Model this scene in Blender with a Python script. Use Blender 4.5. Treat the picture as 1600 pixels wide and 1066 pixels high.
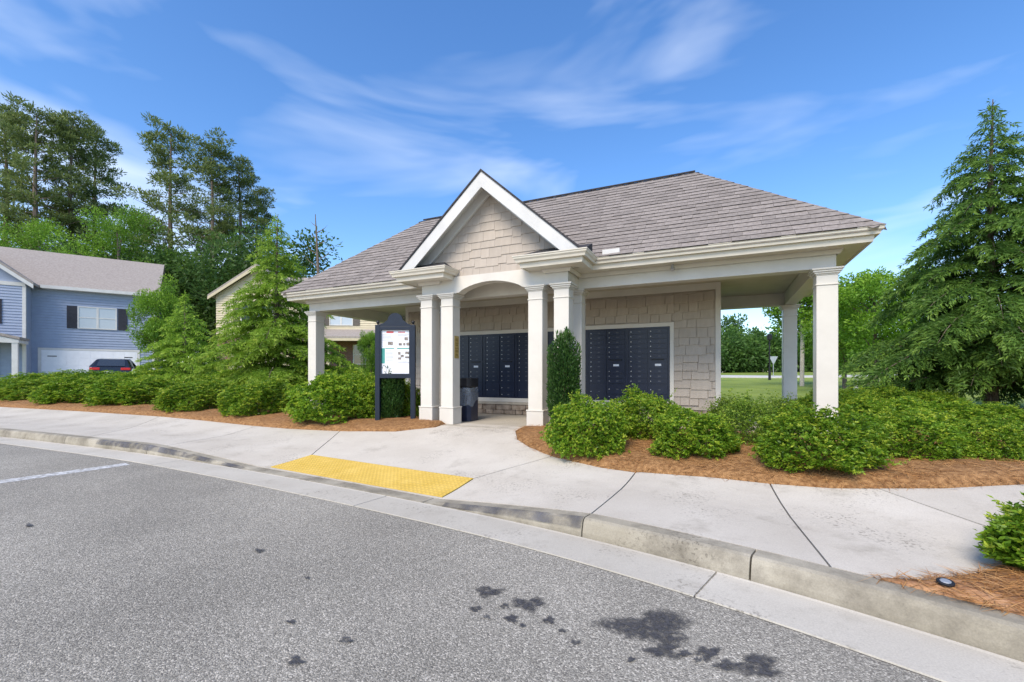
import bpy, bmesh, math, random
import numpy as np
from mathutils import Vector, Matrix
R=math.radians
random.seed(7); rng=np.random.default_rng(7)
for o in list(bpy.data.objects): bpy.data.objects.remove(o)
scene=bpy.context.scene; col=scene.collection
# ---------------------------------------------------------------- camera, sky, sun, exposure
F,TH,YH=695.3434,.4362,586.6631          # focal length (px of 1600), yaw of the pavilion, horizon row
CAMZ=1.30
cam=bpy.data.cameras.new('camera'); co=bpy.data.objects.new('camera',cam); col.objects.link(co)
cam.lens=36*F/1600; cam.sensor_width=36; cam.shift_y=(YH-533)/1600; cam.clip_end=3000; cam.clip_start=.05
co.location=(0,0,CAMZ); co.rotation_euler=(R(90),0,0); scene.camera=co
SUN_EL,SUN_AZ=R(47),R(208)               # azimuth clockwise from +Y
world=bpy.data.worlds.new('World'); scene.world=world; world.use_nodes=True
nt=world.node_tree; N=nt.nodes; L=nt.links
bg=N['Background']; sky=N.new('ShaderNodeTexSky'); sky.sky_type='NISHITA'; sky.sun_disc=False
sky.sun_elevation=SUN_EL; sky.sun_rotation=SUN_AZ; sky.air_density=1.0; sky.dust_density=.7; sky.ozone_density=2.5
tc=N.new('ShaderNodeTexCoord'); mp=N.new('ShaderNodeMapping'); mp.inputs['Rotation'].default_value=(R(20),R(-28),R(18)); mp.inputs['Scale'].default_value=(.75,1.0,3.0); mp.inputs['Location'].default_value=(1.7,.6,2.3)
n1=N.new('ShaderNodeTexNoise'); n1.inputs['Scale'].default_value=2.3; n1.inputs['Detail'].default_value=4.5; n1.inputs['Roughness'].default_value=.5; n1.inputs['Distortion'].default_value=.5
L.new(tc.outputs['Generated'],mp.inputs['Vector']); L.new(mp.outputs['Vector'],n1.inputs['Vector'])
cr=N.new('ShaderNodeValToRGB'); cr.color_ramp.elements[0].position=.47; cr.color_ramp.elements[1].position=.88
cr.color_ramp.elements[0].color=(0,0,0,1); cr.color_ramp.elements[1].color=(.66,.66,.66,1)
L.new(n1.outputs['Fac'],cr.inputs['Fac'])
mx=N.new('ShaderNodeMix'); mx.data_type='RGBA'; mx.inputs['B'].default_value=(8.6,9.2,10.0,1)
hs=N.new('ShaderNodeHueSaturation'); hs.inputs['Saturation'].default_value=1.24; hs.inputs['Hue'].default_value=.505; hs.inputs['Value'].default_value=1.75; L.new(sky.outputs['Color'],hs.inputs['Color'])
L.new(cr.outputs['Color'],mx.inputs['Factor']); L.new(hs.outputs['Color'],mx.inputs['A']); L.new(mx.outputs['Result'],bg.inputs['Color'])
bg.inputs['Strength'].default_value=.10
sun=bpy.data.lights.new('sun','SUN'); so=bpy.data.objects.new('sun',sun); col.objects.link(so)
sun.energy=2.7; sun.angle=R(30); sun.color=(1,.89,.74)
sd=Vector((math.sin(SUN_AZ)*math.cos(SUN_EL),math.cos(SUN_AZ)*math.cos(SUN_EL),math.sin(SUN_EL)))
so.rotation_euler=sd.to_track_quat('Z','Y').to_euler()
scene.view_settings.view_transform='Standard'; scene.view_settings.look='None'; scene.view_settings.gamma=1
scene.view_settings.exposure=.60
scene.render.engine='CYCLES'; scene.cycles.max_bounces=6; scene.cycles.transparent_max_bounces=8
# ---------------------------------------------------------------- materials
MATS={}
def newmat(name):
    m=bpy.data.materials.new(name); m.use_nodes=True; MATS[name]=m
    return m,m.node_tree.nodes,m.node_tree.links,m.node_tree.nodes['Principled BSDF']
def noise_col(name,c1,c2,scale=5,rough=.8,detail=6,bump=0,bscale=None,rnd=0,spec=.3,metal=0,p=(.35,.65),coord='Object',bdist=.01,stretch=None,extra=None):
    """two-tone noise colour, optional fine bump, optional per-object random brightness"""
    m,n,l,b=newmat(name)
    t=n.new('ShaderNodeTexCoord'); src=t.outputs[coord]
    if coord=='World':
        pass
    if stretch:
        mm=n.new('ShaderNodeMapping'); mm.inputs['Scale'].default_value=stretch; l.new(src,mm.inputs['Vector']); src=mm.outputs['Vector']
    nz=n.new('ShaderNodeTexNoise'); nz.inputs['Scale'].default_value=scale; nz.inputs['Detail'].default_value=detail; nz.inputs['Roughness'].default_value=.6
    l.new(src,nz.inputs['Vector'])
    rp=n.new('ShaderNodeValToRGB'); rp.color_ramp.elements[0].position=p[0]; rp.color_ramp.elements[1].position=p[1]
    rp.color_ramp.elements[0].color=(*c1,1); rp.color_ramp.elements[1].color=(*c2,1); l.new(nz.outputs['Fac'],rp.inputs['Fac'])
    out=rp.outputs['Color']
    if rnd:
        oi=n.new('ShaderNodeObjectInfo'); mr=n.new('ShaderNodeMapRange'); mr.inputs['To Min'].default_value=1-rnd; mr.inputs['To Max'].default_value=1+rnd
        l.new(oi.outputs['Random'],mr.inputs['Value'])
        mu=n.new('ShaderNodeVectorMath'); mu.operation='MULTIPLY'; l.new(out,mu.inputs[0]); l.new(mr.outputs['Result'],mu.inputs[1]); out=mu.outputs['Vector']
    l.new(out,b.inputs['Base Color']); b.inputs['Roughness'].default_value=rough; b.inputs['Specular IOR Level'].default_value=spec; b.inputs['Metallic'].default_value=metal
    if bump:
        n2=n.new('ShaderNodeTexNoise'); n2.inputs['Scale'].default_value=bscale or scale*6; n2.inputs['Detail'].default_value=4; l.new(src,n2.inputs['Vector'])
        bp=n.new('ShaderNodeBump'); bp.inputs['Strength'].default_value=bump; bp.inputs['Distance'].default_value=bdist; l.new(n2.outputs['Fac'],bp.inputs['Height']); l.new(bp.outputs['Normal'],b.inputs['Normal'])
    return m
noise_col('trim',(.595,.56,.495),(.655,.62,.55),2.2,.45,bump=.05,bscale=60)
noise_col('trim_white',(.57,.56,.53),(.64,.63,.60),3,.45)
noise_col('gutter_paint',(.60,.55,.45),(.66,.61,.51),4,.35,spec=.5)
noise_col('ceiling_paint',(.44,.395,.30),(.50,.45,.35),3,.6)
noise_col('shake',(.40,.345,.285),(.46,.40,.335),6,.75,bump=.25,bscale=40,rnd=.06,stretch=(1,1,.25))
noise_col('shingle',(.195,.170,.152),(.285,.252,.228),14,.95,bump=.5,bscale=220,rnd=.13,bdist=.004)
noise_col('shingle_far',(.27,.235,.21),(.36,.32,.285),9,.95,bump=.4,bscale=30)
noise_col('roof_dark',(.035,.033,.035),(.06,.056,.058),20,.9)
noise_col('navy_metal',(.005,.010,.030),(.008,.015,.042),8,.38,spec=.5)
noise_col('navy_board',(.006,.012,.026),(.009,.017,.034),8,.45,spec=.4)
noise_col('lock_metal',(.55,.55,.55),(.65,.65,.65),8,.35,metal=.8)
noise_col('door_number',(.06,.065,.08),(.10,.105,.12),8,.5)
noise_col('label_white',(.72,.75,.80),(.8,.82,.85),8,.5)
noise_col('stone',(.16,.12,.09),(.36,.30,.24),7,.85,bump=.6,bscale=18,rnd=.3,bdist=.02)
noise_col('ledge',(.36,.32,.26),(.44,.40,.33),9,.8,bump=.2)
noise_col('bark',(.10,.075,.055),(.21,.17,.13),9,.95,bump=.8,bscale=14,stretch=(3,3,.6),bdist=.03)
noise_col('pine_bark',(.13,.095,.075),(.27,.21,.17),6,.95,bump=.8,bscale=10,stretch=(3,3,.5),bdist=.04)
noise_col('pale_bark',(.38,.34,.28),(.55,.5,.43),9,.9)
noise_col('twig',(.13,.09,.06),(.2,.15,.10),9,.9)
noise_col('straw_base',(.20,.095,.035),(.44,.24,.10),22,.95,bump=1,bscale=60,bdist=.03)
noise_col('clay',(.33,.17,.085),(.48,.27,.14),12,.95,bump=.6,bscale=40)
noise_col('blue_siding',(.285,.335,.44),(.315,.37,.48),3,.6)
noise_col('beige_siding',(.56,.49,.34),(.62,.545,.39),3,.65)
noise_col('garage_white',(.74,.75,.77),(.8,.81,.83),3,.5)
noise_col('garage_beige',(.5,.43,.29),(.55,.48,.33),3,.5)
noise_col('shutter',(.022,.022,.03),(.035,.035,.045),6,.5)
noise_col('shutter_brown',(.10,.085,.07),(.13,.11,.09),6,.5)
noise_col('car_paint',(.008,.009,.012),(.011,.012,.016),3,.15,spec=.6)
noise_col('rubber',(.015,.015,.015),(.025,.025,.025),9,.8)
noise_col('rim',(.4,.4,.42),(.5,.5,.52),5,.3,metal=.9)
noise_col('black_metal',(.012,.013,.016),(.02,.021,.025),9,.45)
noise_col('galv',(.42,.43,.44),(.52,.53,.54),9,.4,metal=.6)
noise_col('yellow_pad',(.55,.37,.065),(.66,.46,.11),5,.75,p=(.3,.7),bump=.2)
noise_col('line_paint',(.48,.48,.47),(.64,.64,.63),30,.85,p=(.3,.6))
noise_col('oil',(.035,.035,.04),(.095,.092,.095),60,.55,bump=.8,bscale=160,bdist=.006)
noise_col('gold',(.42,.30,.09),(.58,.44,.16),20,.4,metal=.3)
noise_col('engraved',(.26,.18,.06),(.32,.23,.08),20,.5); noise_col('paper_red',(.55,.10,.10),(.6,.13,.12),9,.6); noise_col('paper_teal',(.06,.30,.26),(.08,.34,.30),9,.6)
noise_col('paper_photo',(.06,.07,.08),(.45,.38,.32),60,.6); noise_col('paper_white',(.78,.79,.82),(.84,.85,.88),9,.6)
noise_col('paper_ink',(.35,.35,.38),(.45,.45,.48),9,.6)
noise_col('tail_red',(.5,.02,.02),(.6,.03,.03),5,.2)
noise_col('far_road',(.5,.48,.45),(.56,.54,.51),5,.9)
noise_col('driveway',(.42,.40,.37),(.5,.48,.45),2,.9)
noise_col('hill',(.02,.05,.02),(.03,.06,.03),.1,1)
def glass_mat(name,c):
    m,n,l,b=newmat(name); b.inputs['Base Color'].default_value=(*c,1); b.inputs['Roughness'].default_value=.04; b.inputs['Specular IOR Level'].default_value=.9
glass_mat('window_glass',(.04,.055,.07)); glass_mat('blind_glass',(.42,.47,.52)); glass_mat('car_glass',(.03,.035,.04))
def bag():
    m,n,l,b=newmat('bag'); b.inputs['Base Color'].default_value=(.45,.52,.6,1); b.inputs['Roughness'].default_value=.15; b.inputs['Alpha'].default_value=.22
bag()
def brick():
    m,n,l,b=newmat('brick'); t=n.new('ShaderNodeTexCoord'); mm=n.new('ShaderNodeMapping'); mm.inputs['Rotation'].default_value=(R(90),0,0)
    br=n.new('ShaderNodeTexBrick'); br.inputs['Scale'].default_value=1; br.inputs['Brick Width'].default_value=.22; br.inputs['Row Height'].default_value=.075; br.inputs['Mortar Size'].default_value=.008
    br.inputs['Color1'].default_value=(.20,.075,.05,1); br.inputs['Color2'].default_value=(.13,.05,.038,1); br.inputs['Mortar'].default_value=(.3,.26,.22,1)
    l.new(t.outputs['Object'],mm.inputs['Vector']); l.new(mm.outputs['Vector'],br.inputs['Vector']); l.new(br.outputs['Color'],b.inputs['Base Color']); b.inputs['Roughness'].default_value=.9
brick()
def concrete(name,c1,c2,dirt,dp=(.55,.75)):
    """concrete: broad mottling, fine grain, dark specks"""
    m,n,l,b=newmat(name); g=n.new('ShaderNodeNewGeometry'); P=g.outputs['Position']
    def nz(s,d=5,r=.6):
        q=n.new('ShaderNodeTexNoise'); q.inputs['Scale'].default_value=s; q.inputs['Detail'].default_value=d; q.inputs['Roughness'].default_value=r; l.new(P,q.inputs['Vector']); return q.outputs['Fac']
    def ramp(s,a,bb,ca,cb):
        q=n.new('ShaderNodeValToRGB'); q.color_ramp.elements[0].position=a; q.color_ramp.elements[1].position=bb; q.color_ramp.elements[0].color=(*ca,1); q.color_ramp.elements[1].color=(*cb,1); l.new(s,q.inputs['Fac']); return q.outputs['Color']
    def mul(a,c,f=1):
        q=n.new('ShaderNodeMix'); q.data_type='RGBA'; q.blend_type='MULTIPLY'; q.inputs['Factor'].default_value=f; l.new(a,q.inputs['A']); l.new(c,q.inputs['B']); return q.outputs['Result']
    base=ramp(nz(1.1),.3,.7,c1,c2)
    base=mul(base,ramp(nz(120,3),.3,.7,(.86,.86,.86),(1.06,1.06,1.06)))
    base=mul(base,ramp(nz(2.3,8,.7),dp[0],dp[1],(1,1,1),dirt))
    base=mul(base,ramp(nz(26,6,.7),.62,.72,(1,1,1),(.72,.71,.70)))
    msk=ramp(nz(1.3,3),.50,.66,(0,0,0),(1,1,1)); pit=ramp(nz(42,3,.55),.56,.63,(1,1,1),(.55,.54,.53)); pm_=n.new('ShaderNodeMix'); pm_.data_type='RGBA'; pm_.blend_type='MULTIPLY'; l.new(msk,pm_.inputs['Factor']); l.new(base,pm_.inputs['A']); l.new(pit,pm_.inputs['B']); base=pm_.outputs['Result']
    oi=n.new('ShaderNodeObjectInfo'); mr=n.new('ShaderNodeMapRange'); mr.inputs['To Min'].default_value=.94; mr.inputs['To Max'].default_value=1.05; l.new(oi.outputs['Random'],mr.inputs['Value'])
    mu=n.new('ShaderNodeVectorMath'); mu.operation='MULTIPLY'; l.new(base,mu.inputs[0]); l.new(mr.outputs['Result'],mu.inputs[1])
    l.new(mu.outputs['Vector'],b.inputs['Base Color']); b.inputs['Roughness'].default_value=.88; b.inputs['Specular IOR Level'].default_value=.2
    bp=n.new('ShaderNodeBump'); bp.inputs['Strength'].default_value=.25; bp.inputs['Distance'].default_value=.004; l.new(nz(90,4),bp.inputs['Height']); l.new(bp.outputs['Normal'],b.inputs['Normal'])
concrete('concrete',(.485,.44,.37),(.585,.54,.465),(.70,.69,.67))
concrete('kerb_concrete',(.33,.295,.225),(.45,.41,.33),(.50,.49,.48),(.42,.68))
concrete('gutter_concrete',(.46,.425,.36),(.55,.515,.445),(.78,.77,.75))
concrete('slab_floor',(.40,.36,.29),(.46,.42,.35),(.85,.84,.82))
concrete('tyre_stain',(.10,.10,.115),(.20,.195,.20),(.7,.7,.7),(.4,.6))
def fray(name,scale,a,b_):
    m=MATS[name]; n=m.node_tree.nodes; l=m.node_tree.links; g=n.new('ShaderNodeNewGeometry'); q=n.new('ShaderNodeTexNoise'); q.inputs['Scale'].default_value=scale; q.inputs['Detail'].default_value=7; l.new(g.outputs['Position'],q.inputs['Vector'])
    r=n.new('ShaderNodeMapRange'); r.inputs['From Min'].default_value=a; r.inputs['From Max'].default_value=b_; l.new(q.outputs['Fac'],r.inputs['Value']); l.new(r.outputs['Result'],n['Principled BSDF'].inputs['Alpha'])
fray('tyre_stain',5,.34,.74); fray('oil',30,.22,.60)
_m=MATS['oil']; _n=_m.node_tree.nodes; _l=_m.node_tree.links; _a=_n.new('ShaderNodeAttribute'); _a.attribute_name='soak'; _q=_n.new('ShaderNodeMath'); _q.operation='MULTIPLY'; _s=[k for k in _l if k.to_socket.name=='Alpha'][0].from_socket
_l.new(_s,_q.inputs[0]); _l.new(_a.outputs['Fac'],_q.inputs[1]); _l.new(_q.outputs[0],_n['Principled BSDF'].inputs['Alpha']); fray('line_paint',18,.25,.6)
concrete('joint',(.09,.085,.075),(.14,.13,.115),(.7,.7,.7))
def asphalt():
    m,n,l,b=newmat('asphalt'); g=n.new('ShaderNodeNewGeometry'); P=g.outputs['Position']
    v=n.new('ShaderNodeTexVoronoi'); v.inputs['Scale'].default_value=150; l.new(P,v.inputs['Vector'])
    hs=n.new('ShaderNodeSeparateColor'); l.new(v.outputs['Color'],hs.inputs['Color'])
    rp=n.new('ShaderNodeValToRGB'); e=rp.color_ramp.elements; e[0].position=0; e[0].color=(.150,.138,.118,1); e[1].position=1; e[1].color=(.60,.555,.475,1)
    e2=e.new(.45); e2.color=(.272,.253,.213,1); e3=e.new(.82); e3.color=(.364,.338,.285,1); l.new(hs.outputs['Red'],rp.inputs['Fac'])
    n2=n.new('ShaderNodeTexNoise'); n2.inputs['Scale'].default_value=.55; n2.inputs['Detail'].default_value=9; l.new(P,n2.inputs['Vector'])
    r2=n.new('ShaderNodeMapRange'); r2.inputs['From Min'].default_value=.3; r2.inputs['From Max'].default_value=.7; r2.inputs['To Min'].default_value=.78; r2.inputs['To Max'].default_value=1.18; l.new(n2.outputs['Fac'],r2.inputs['Value'])
    mu=n.new('ShaderNodeVectorMath'); mu.operation='MULTIPLY'; l.new(rp.outputs['Color'],mu.inputs[0]); l.new(r2.outputs['Result'],mu.inputs[1]); l.new(mu.outputs['Vector'],b.inputs['Base Color'])
    b.inputs['Roughness'].default_value=.85; b.inputs['Specular IOR Level'].default_value=.3
    bp=n.new('ShaderNodeBump'); bp.inputs['Strength'].default_value=.7; bp.inputs['Distance'].default_value=.006; l.new(v.outputs['Distance'],bp.inputs['Height']); bp.invert=True; l.new(bp.outputs['Normal'],b.inputs['Normal'])
asphalt()
def grass():
    m=noise_col('grass',(.14,.20,.03),(.25,.31,.05),.35,.9,detail=8,bump=.8,bscale=25,bdist=.05)
grass()
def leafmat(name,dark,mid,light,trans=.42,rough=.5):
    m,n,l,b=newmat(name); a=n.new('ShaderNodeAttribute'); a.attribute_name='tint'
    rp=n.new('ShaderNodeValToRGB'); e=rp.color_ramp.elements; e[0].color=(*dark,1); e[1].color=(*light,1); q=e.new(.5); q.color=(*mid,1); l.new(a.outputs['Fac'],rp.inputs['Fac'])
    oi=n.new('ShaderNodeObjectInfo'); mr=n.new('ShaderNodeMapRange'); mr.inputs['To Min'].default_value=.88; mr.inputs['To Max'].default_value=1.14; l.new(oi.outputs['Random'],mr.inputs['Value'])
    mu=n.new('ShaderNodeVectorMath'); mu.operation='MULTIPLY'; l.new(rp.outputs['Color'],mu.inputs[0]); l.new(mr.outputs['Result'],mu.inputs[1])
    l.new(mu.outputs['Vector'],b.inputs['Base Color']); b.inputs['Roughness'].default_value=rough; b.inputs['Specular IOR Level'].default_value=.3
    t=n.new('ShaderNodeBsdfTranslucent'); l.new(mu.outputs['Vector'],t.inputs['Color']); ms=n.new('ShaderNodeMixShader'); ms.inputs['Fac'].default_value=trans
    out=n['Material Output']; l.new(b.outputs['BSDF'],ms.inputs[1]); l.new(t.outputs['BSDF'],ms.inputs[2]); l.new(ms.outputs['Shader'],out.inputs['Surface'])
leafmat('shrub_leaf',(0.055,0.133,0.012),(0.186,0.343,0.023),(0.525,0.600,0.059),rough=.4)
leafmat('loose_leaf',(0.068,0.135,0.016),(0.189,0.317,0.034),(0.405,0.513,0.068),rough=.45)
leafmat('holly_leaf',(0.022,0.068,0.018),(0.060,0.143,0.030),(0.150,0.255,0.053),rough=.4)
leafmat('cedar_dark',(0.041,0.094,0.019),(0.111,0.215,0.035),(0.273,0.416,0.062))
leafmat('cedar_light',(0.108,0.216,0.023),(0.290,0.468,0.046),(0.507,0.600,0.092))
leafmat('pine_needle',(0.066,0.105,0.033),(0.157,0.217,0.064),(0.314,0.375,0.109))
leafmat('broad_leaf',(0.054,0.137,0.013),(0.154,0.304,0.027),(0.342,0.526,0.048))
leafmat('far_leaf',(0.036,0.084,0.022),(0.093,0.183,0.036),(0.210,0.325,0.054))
leafmat('straw',(0.211,0.092,0.028),(0.378,0.181,0.060),(0.581,0.353,0.152),trans=.1,rough=.7)
# ---------------------------------------------------------------- mesh helpers
class MB:
    def __init__(s): s.v=[]; s.f=[]; s.m=[]
    def add(s,vs,fs,mi=0):
        k=len(s.v); s.v+=[tuple(p) for p in vs]; s.f+=[tuple(i+k for i in q) for q in fs]; s.m+=[mi]*len(fs); return s
    def box(s,x0,x1,y0,y1,z0,z1,mi=0):
        return s.add([(x0,y0,z0),(x1,y0,z0),(x1,y1,z0),(x0,y1,z0),(x0,y0,z1),(x1,y0,z1),(x1,y1,z1),(x0,y1,z1)],[(0,3,2,1),(4,5,6,7),(0,1,5,4),(1,2,6,5),(2,3,7,6),(3,0,4,7)],mi)
    def prism(s,poly,axis,a,b,mi=0):
        """extrude a 2-D polygon: axis 'y' -> poly in (x,z), 'x' -> (y,z), 'z' -> (x,y)"""
        n=len(poly)
        P=lambda p,t:{'y':(p[0],t,p[1]),'x':(t,p[0],p[1]),'z':(p[0],p[1],t)}[axis]
        vs=[P(p,a) for p in poly]+[P(p,b) for p in poly]
        fs=[tuple(range(n)),tuple(range(2*n-1,n-1,-1))]+[(i,i+n,(i+1)%n+n,(i+1)%n) for i in range(n)]
        return s.add(vs,fs,mi)
    def tube(s,pts,rad,seg=7,mi=0):
        pts=[Vector(p) for p in pts]; rings=[]
        for i,p in enumerate(pts):
            d=(pts[min(i+1,len(pts)-1)]-pts[max(i-1,0)]).normalized(); a=d.orthogonal().normalized() if abs(d.z)<.95 else Vector((1,0,0)); a=(a-d*a.dot(d)).normalized(); b=d.cross(a)
            r=rad[i] if hasattr(rad,'__len__') else rad
            rings.append([p+a*math.cos(t*2*math.pi/seg)*r+b*math.sin(t*2*math.pi/seg)*r for t in range(seg)])
        vs=[q for r in rings for q in r]; fs=[]
        for i in range(len(pts)-1):
            for j in range(seg): fs.append((i*seg+j,i*seg+(j+1)%seg,(i+1)*seg+(j+1)%seg,(i+1)*seg+j))
        fs.append(tuple(reversed(range(seg)))); fs.append(tuple(range((len(pts)-1)*seg,len(pts)*seg)))
        return s.add(vs,fs,mi)
    def lathe(s,prof,seg=16,c=(0,0),mi=0):
        vs=[(c[0]+r*math.cos(2*math.pi*j/seg),c[1]+r*math.sin(2*math.pi*j/seg),z) for r,z in prof for j in range(seg)]
        fs=[(i*seg+j,i*seg+(j+1)%seg,(i+1)*seg+(j+1)%seg,(i+1)*seg+j) for i in range(len(prof)-1) for j in range(seg)]
        fs+=[tuple(reversed(range(seg))),tuple(range((len(prof)-1)*seg,len(prof)*seg))]
        return s.add(vs,fs,mi)
    def mesh(s,name):
        me=bpy.data.meshes.new(name); me.from_pydata(s.v,[],s.f); me.update()
        bm=bmesh.new(); bm.from_mesh(me); bmesh.ops.recalc_face_normals(bm,faces=bm.faces); bm.to_mesh(me); bm.free()
        me.polygons.foreach_set('material_index',s.m); return me
    def build(s,name,mats,parent=None,loc=None,bevel=0):
        o=bpy.data.objects.new(name,s.mesh(name)); col.objects.link(o)
        for m in ([mats] if isinstance(mats,str) else mats): o.data.materials.append(MATS[m])
        if parent: o.parent=parent
        if loc: o.location=loc
        if bevel:
            b=o.modifiers.new('bevel','BEVEL'); b.width=bevel; b.segments=2; b.limit_method='ANGLE'
        return o
def tag(o,label=None,cat=None,group=None,kind=None):
    if label: o['label']=label
    if cat: o['category']=cat
    if group: o['group']=group
    if kind: o['kind']=kind
    return o
def empty(name,loc=(0,0,0),rz=0,label=None,cat=None,group=None):
    o=bpy.data.objects.new(name,None); col.objects.link(o); o.location=loc; o.rotation_euler=(0,0,rz); return tag(o,label,cat,group)
def inst(name,me,parent=None,loc=(0,0,0),rot=(0,0,0),sc=(1,1,1)):
    o=bpy.data.objects.new(name,me); col.objects.link(o); o.parent=parent; o.location=loc; o.rotation_euler=rot; o.scale=sc; return o
def copy_tree(o,parent=None):
    c=o.copy(); col.objects.link(c); c.parent=parent
    for ch in o.children: copy_tree(ch,c)
    return c
def quads_mesh(name,V,tint,mat):
    """V: (n,4,3) leaf quads, tint: (n,) colour choice per leaf"""
    n=len(V); me=bpy.data.meshes.new(name); me.vertices.add(n*4); me.vertices.foreach_set('co',V.reshape(-1).astype(np.float32))
    me.loops.add(n*4); me.loops.foreach_set('vertex_index',np.arange(n*4,dtype=np.int32)); me.polygons.add(n); me.polygons.foreach_set('loop_start',np.arange(0,n*4,4,dtype=np.int32))
    a=me.attributes.new('tint','FLOAT','FACE'); a.data.foreach_set('value',np.clip(tint,0,1).astype(np.float32)); me.update(calc_edges=True); me.materials.append(MATS[mat]); return me
def unit(v): return v/np.maximum(np.linalg.norm(v,axis=-1,keepdims=True),1e-9)
def leaves(P,D,length,width,fold=.0,roll=None):
    """diamond leaves at P pointing along D"""
    n=len(P); D=unit(D); ref=rng.normal(size=(n,3)) if roll is None else roll; S=unit(np.cross(D,ref)); Nn=np.cross(S,D)
    l=np.asarray(length).reshape(-1,1)*np.ones((n,1)); w=np.asarray(width).reshape(-1,1)*np.ones((n,1))
    V=np.empty((n,4,3)); V[:,0]=P; V[:,1]=P+D*l*.5+S*w*.5+Nn*l*fold; V[:,2]=P+D*l; V[:,3]=P+D*l*.5-S*w*.5+Nn*l*fold
    return V
# ---------------------------------------------------------------- lie of the land: kerb line and heights
def gpt(px,py,z=0):
    Y=F*(CAMZ-z)/(py-YH); return ((px-800)/F*Y,Y)
kp=[gpt(*p) for p in [(0,683),(109,693),(237,710),(397,736),(556,766.6),(675,791),(837,821),(922,845),(1148,899),(1372,966),(1600,1038)]]
d0=np.array(kp[0])-np.array(kp[1]); d0/=np.linalg.norm(d0)
kp=[tuple(np.array(kp[0])+d0*k+np.array([0,.004*k*k]) for k in (30,12))[0],tuple(np.array(kp[0])+d0*12)]+kp
e0=np.array(kp[-1])-np.array(kp[-2]); e0/=np.linalg.norm(e0)
kp+=[tuple(np.array(kp[-1])+e0*k) for k in (2,6,20)]
def smooth_line(pts,step=.2):
    P=np.array(pts,float)
    for _ in range(2):   # light smoothing of the measured points
        Q=P.copy(); Q[1:-1]=.5*P[1:-1]+.25*(P[:-2]+P[2:]); P=Q
    out=[]
    for i in range(len(P)-1):
        p0,p1,p2,p3=P[max(i-1,0)],P[i],P[i+1],P[min(i+2,len(P)-1)]
        n=max(2,int(np.linalg.norm(p2-p1)/step))
        for t in np.linspace(0,1,n,endpoint=False):
            out.append(.5*((2*p1)+(-p0+p2)*t+(2*p0-5*p1+4*p2-p3)*t*t+(-p0+3*p1-3*p2+p3)*t**3))
    out.append(P[-1]); return np.array(out)
K=smooth_line(kp); KS=np.concatenate([[0],np.cumsum(np.linalg.norm(np.diff(K,axis=0),axis=1))])
KT=unit(np.gradient(K,axis=0)); KN=np.stack([-KT[:,1],KT[:,0]],1)    # normal towards the pavilion
def s_of(px,py):
    p=np.array(gpt(px,py)); return KS[np.argmin(((K-p)**2).sum(1))]
SA,SB,SC,SD=s_of(237,710),s_of(397,736),s_of(675,791),s_of(922,845)
def sstep(t): t=np.clip(t,0,1); return t*t*(3-2*t)
def kerb_h(s): return .012+.138*(1-np.clip((s-SA)/(SB-SA),0,1)*np.clip((SD-s)/(SD-SC),0,1))
SLAB=CAMZ-.9135
def sd_of(x,y):
    x=np.atleast_1d(np.asarray(x,float)); y=np.atleast_1d(np.asarray(y,float)); d=np.empty(len(x)); s=np.empty(len(x))
    for a in range(0,len(x),4000):
        b=slice(a,a+4000); dx=x[b,None]-K[None,:,0]; dy=y[b,None]-K[None,:,1]; q=dx*dx+dy*dy; i=q.argmin(1); r=np.arange(len(i))
        nn=dx[r,i]*KN[i,0]+dy[r,i]*KN[i,1]; tt=dx[r,i]*KT[i,0]+dy[r,i]*KT[i,1]
        near=np.abs(tt)<.3; d[b]=np.where(near,nn,np.sqrt(q[r,i])*np.sign(nn)); s[b]=KS[i]+np.clip(tt,-.15,.15)
    return s,d
def Sv(x,y):
    s,d=sd_of(x,y); t=sstep(d/1.5); k=kerb_h(s)
    z=k*(1-t)+.15*t+(SLAB-.15)*sstep((d-1.0)/2.2)
    x=np.atleast_1d(x); far=np.maximum(d-6,0)
    far=np.where(far<70,far,70+.15*(far-70)); return z+far*(.021+.068*sstep((-np.asarray(x)-5)/8)*np.clip(1-(far-26)/50,.1,1))
def S(x,y): return float(Sv([x],[y])[0])
def at(px,py,dz=0):
    """point of the ground that the camera sees at this pixel"""
    z=.3
    for _ in range(25):
        x,y=gpt(px,py,z); z=.5*z+.5*(S(x,y)+dz)
    return Vector((x,y,z))
def offs(s0,s1,d,step=.2):
    m=(KS>s0+1e-6)&(KS<s1-1e-6); ss=np.concatenate([[s0],KS[m],[s1]])
    X=np.interp(ss,KS,K[:,0]); Y=np.interp(ss,KS,K[:,1]); nx=np.interp(ss,KS,KN[:,0]); ny=np.interp(ss,KS,KN[:,1])
    return ss,X+nx*d,Y+ny*d
def strip(s0,s1,prof):
    """sweep (d,z) or (d,f(s)) profile along the kerb line from s0 to s1"""
    b=MB(); cols=[]
    for d,z in prof:
        ss,X,Y=offs(s0,s1,d); Z=z(ss) if callable(z) else np.full(len(ss),z); cols.append(np.stack([X,Y,Z],1))
    n=len(ss); m=len(prof); vs=[cols[j][i] for i in range(n) for j in range(m)]
    fs=[(i*m+j,i*m+j+1,(i+1)*m+j+1,(i+1)*m+j) for i in range(n-1) for j in range(m-1)]+[tuple(range(m)),tuple((n-1)*m+j for j in reversed(range(m)))]
    return b.add(vs,fs)
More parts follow.
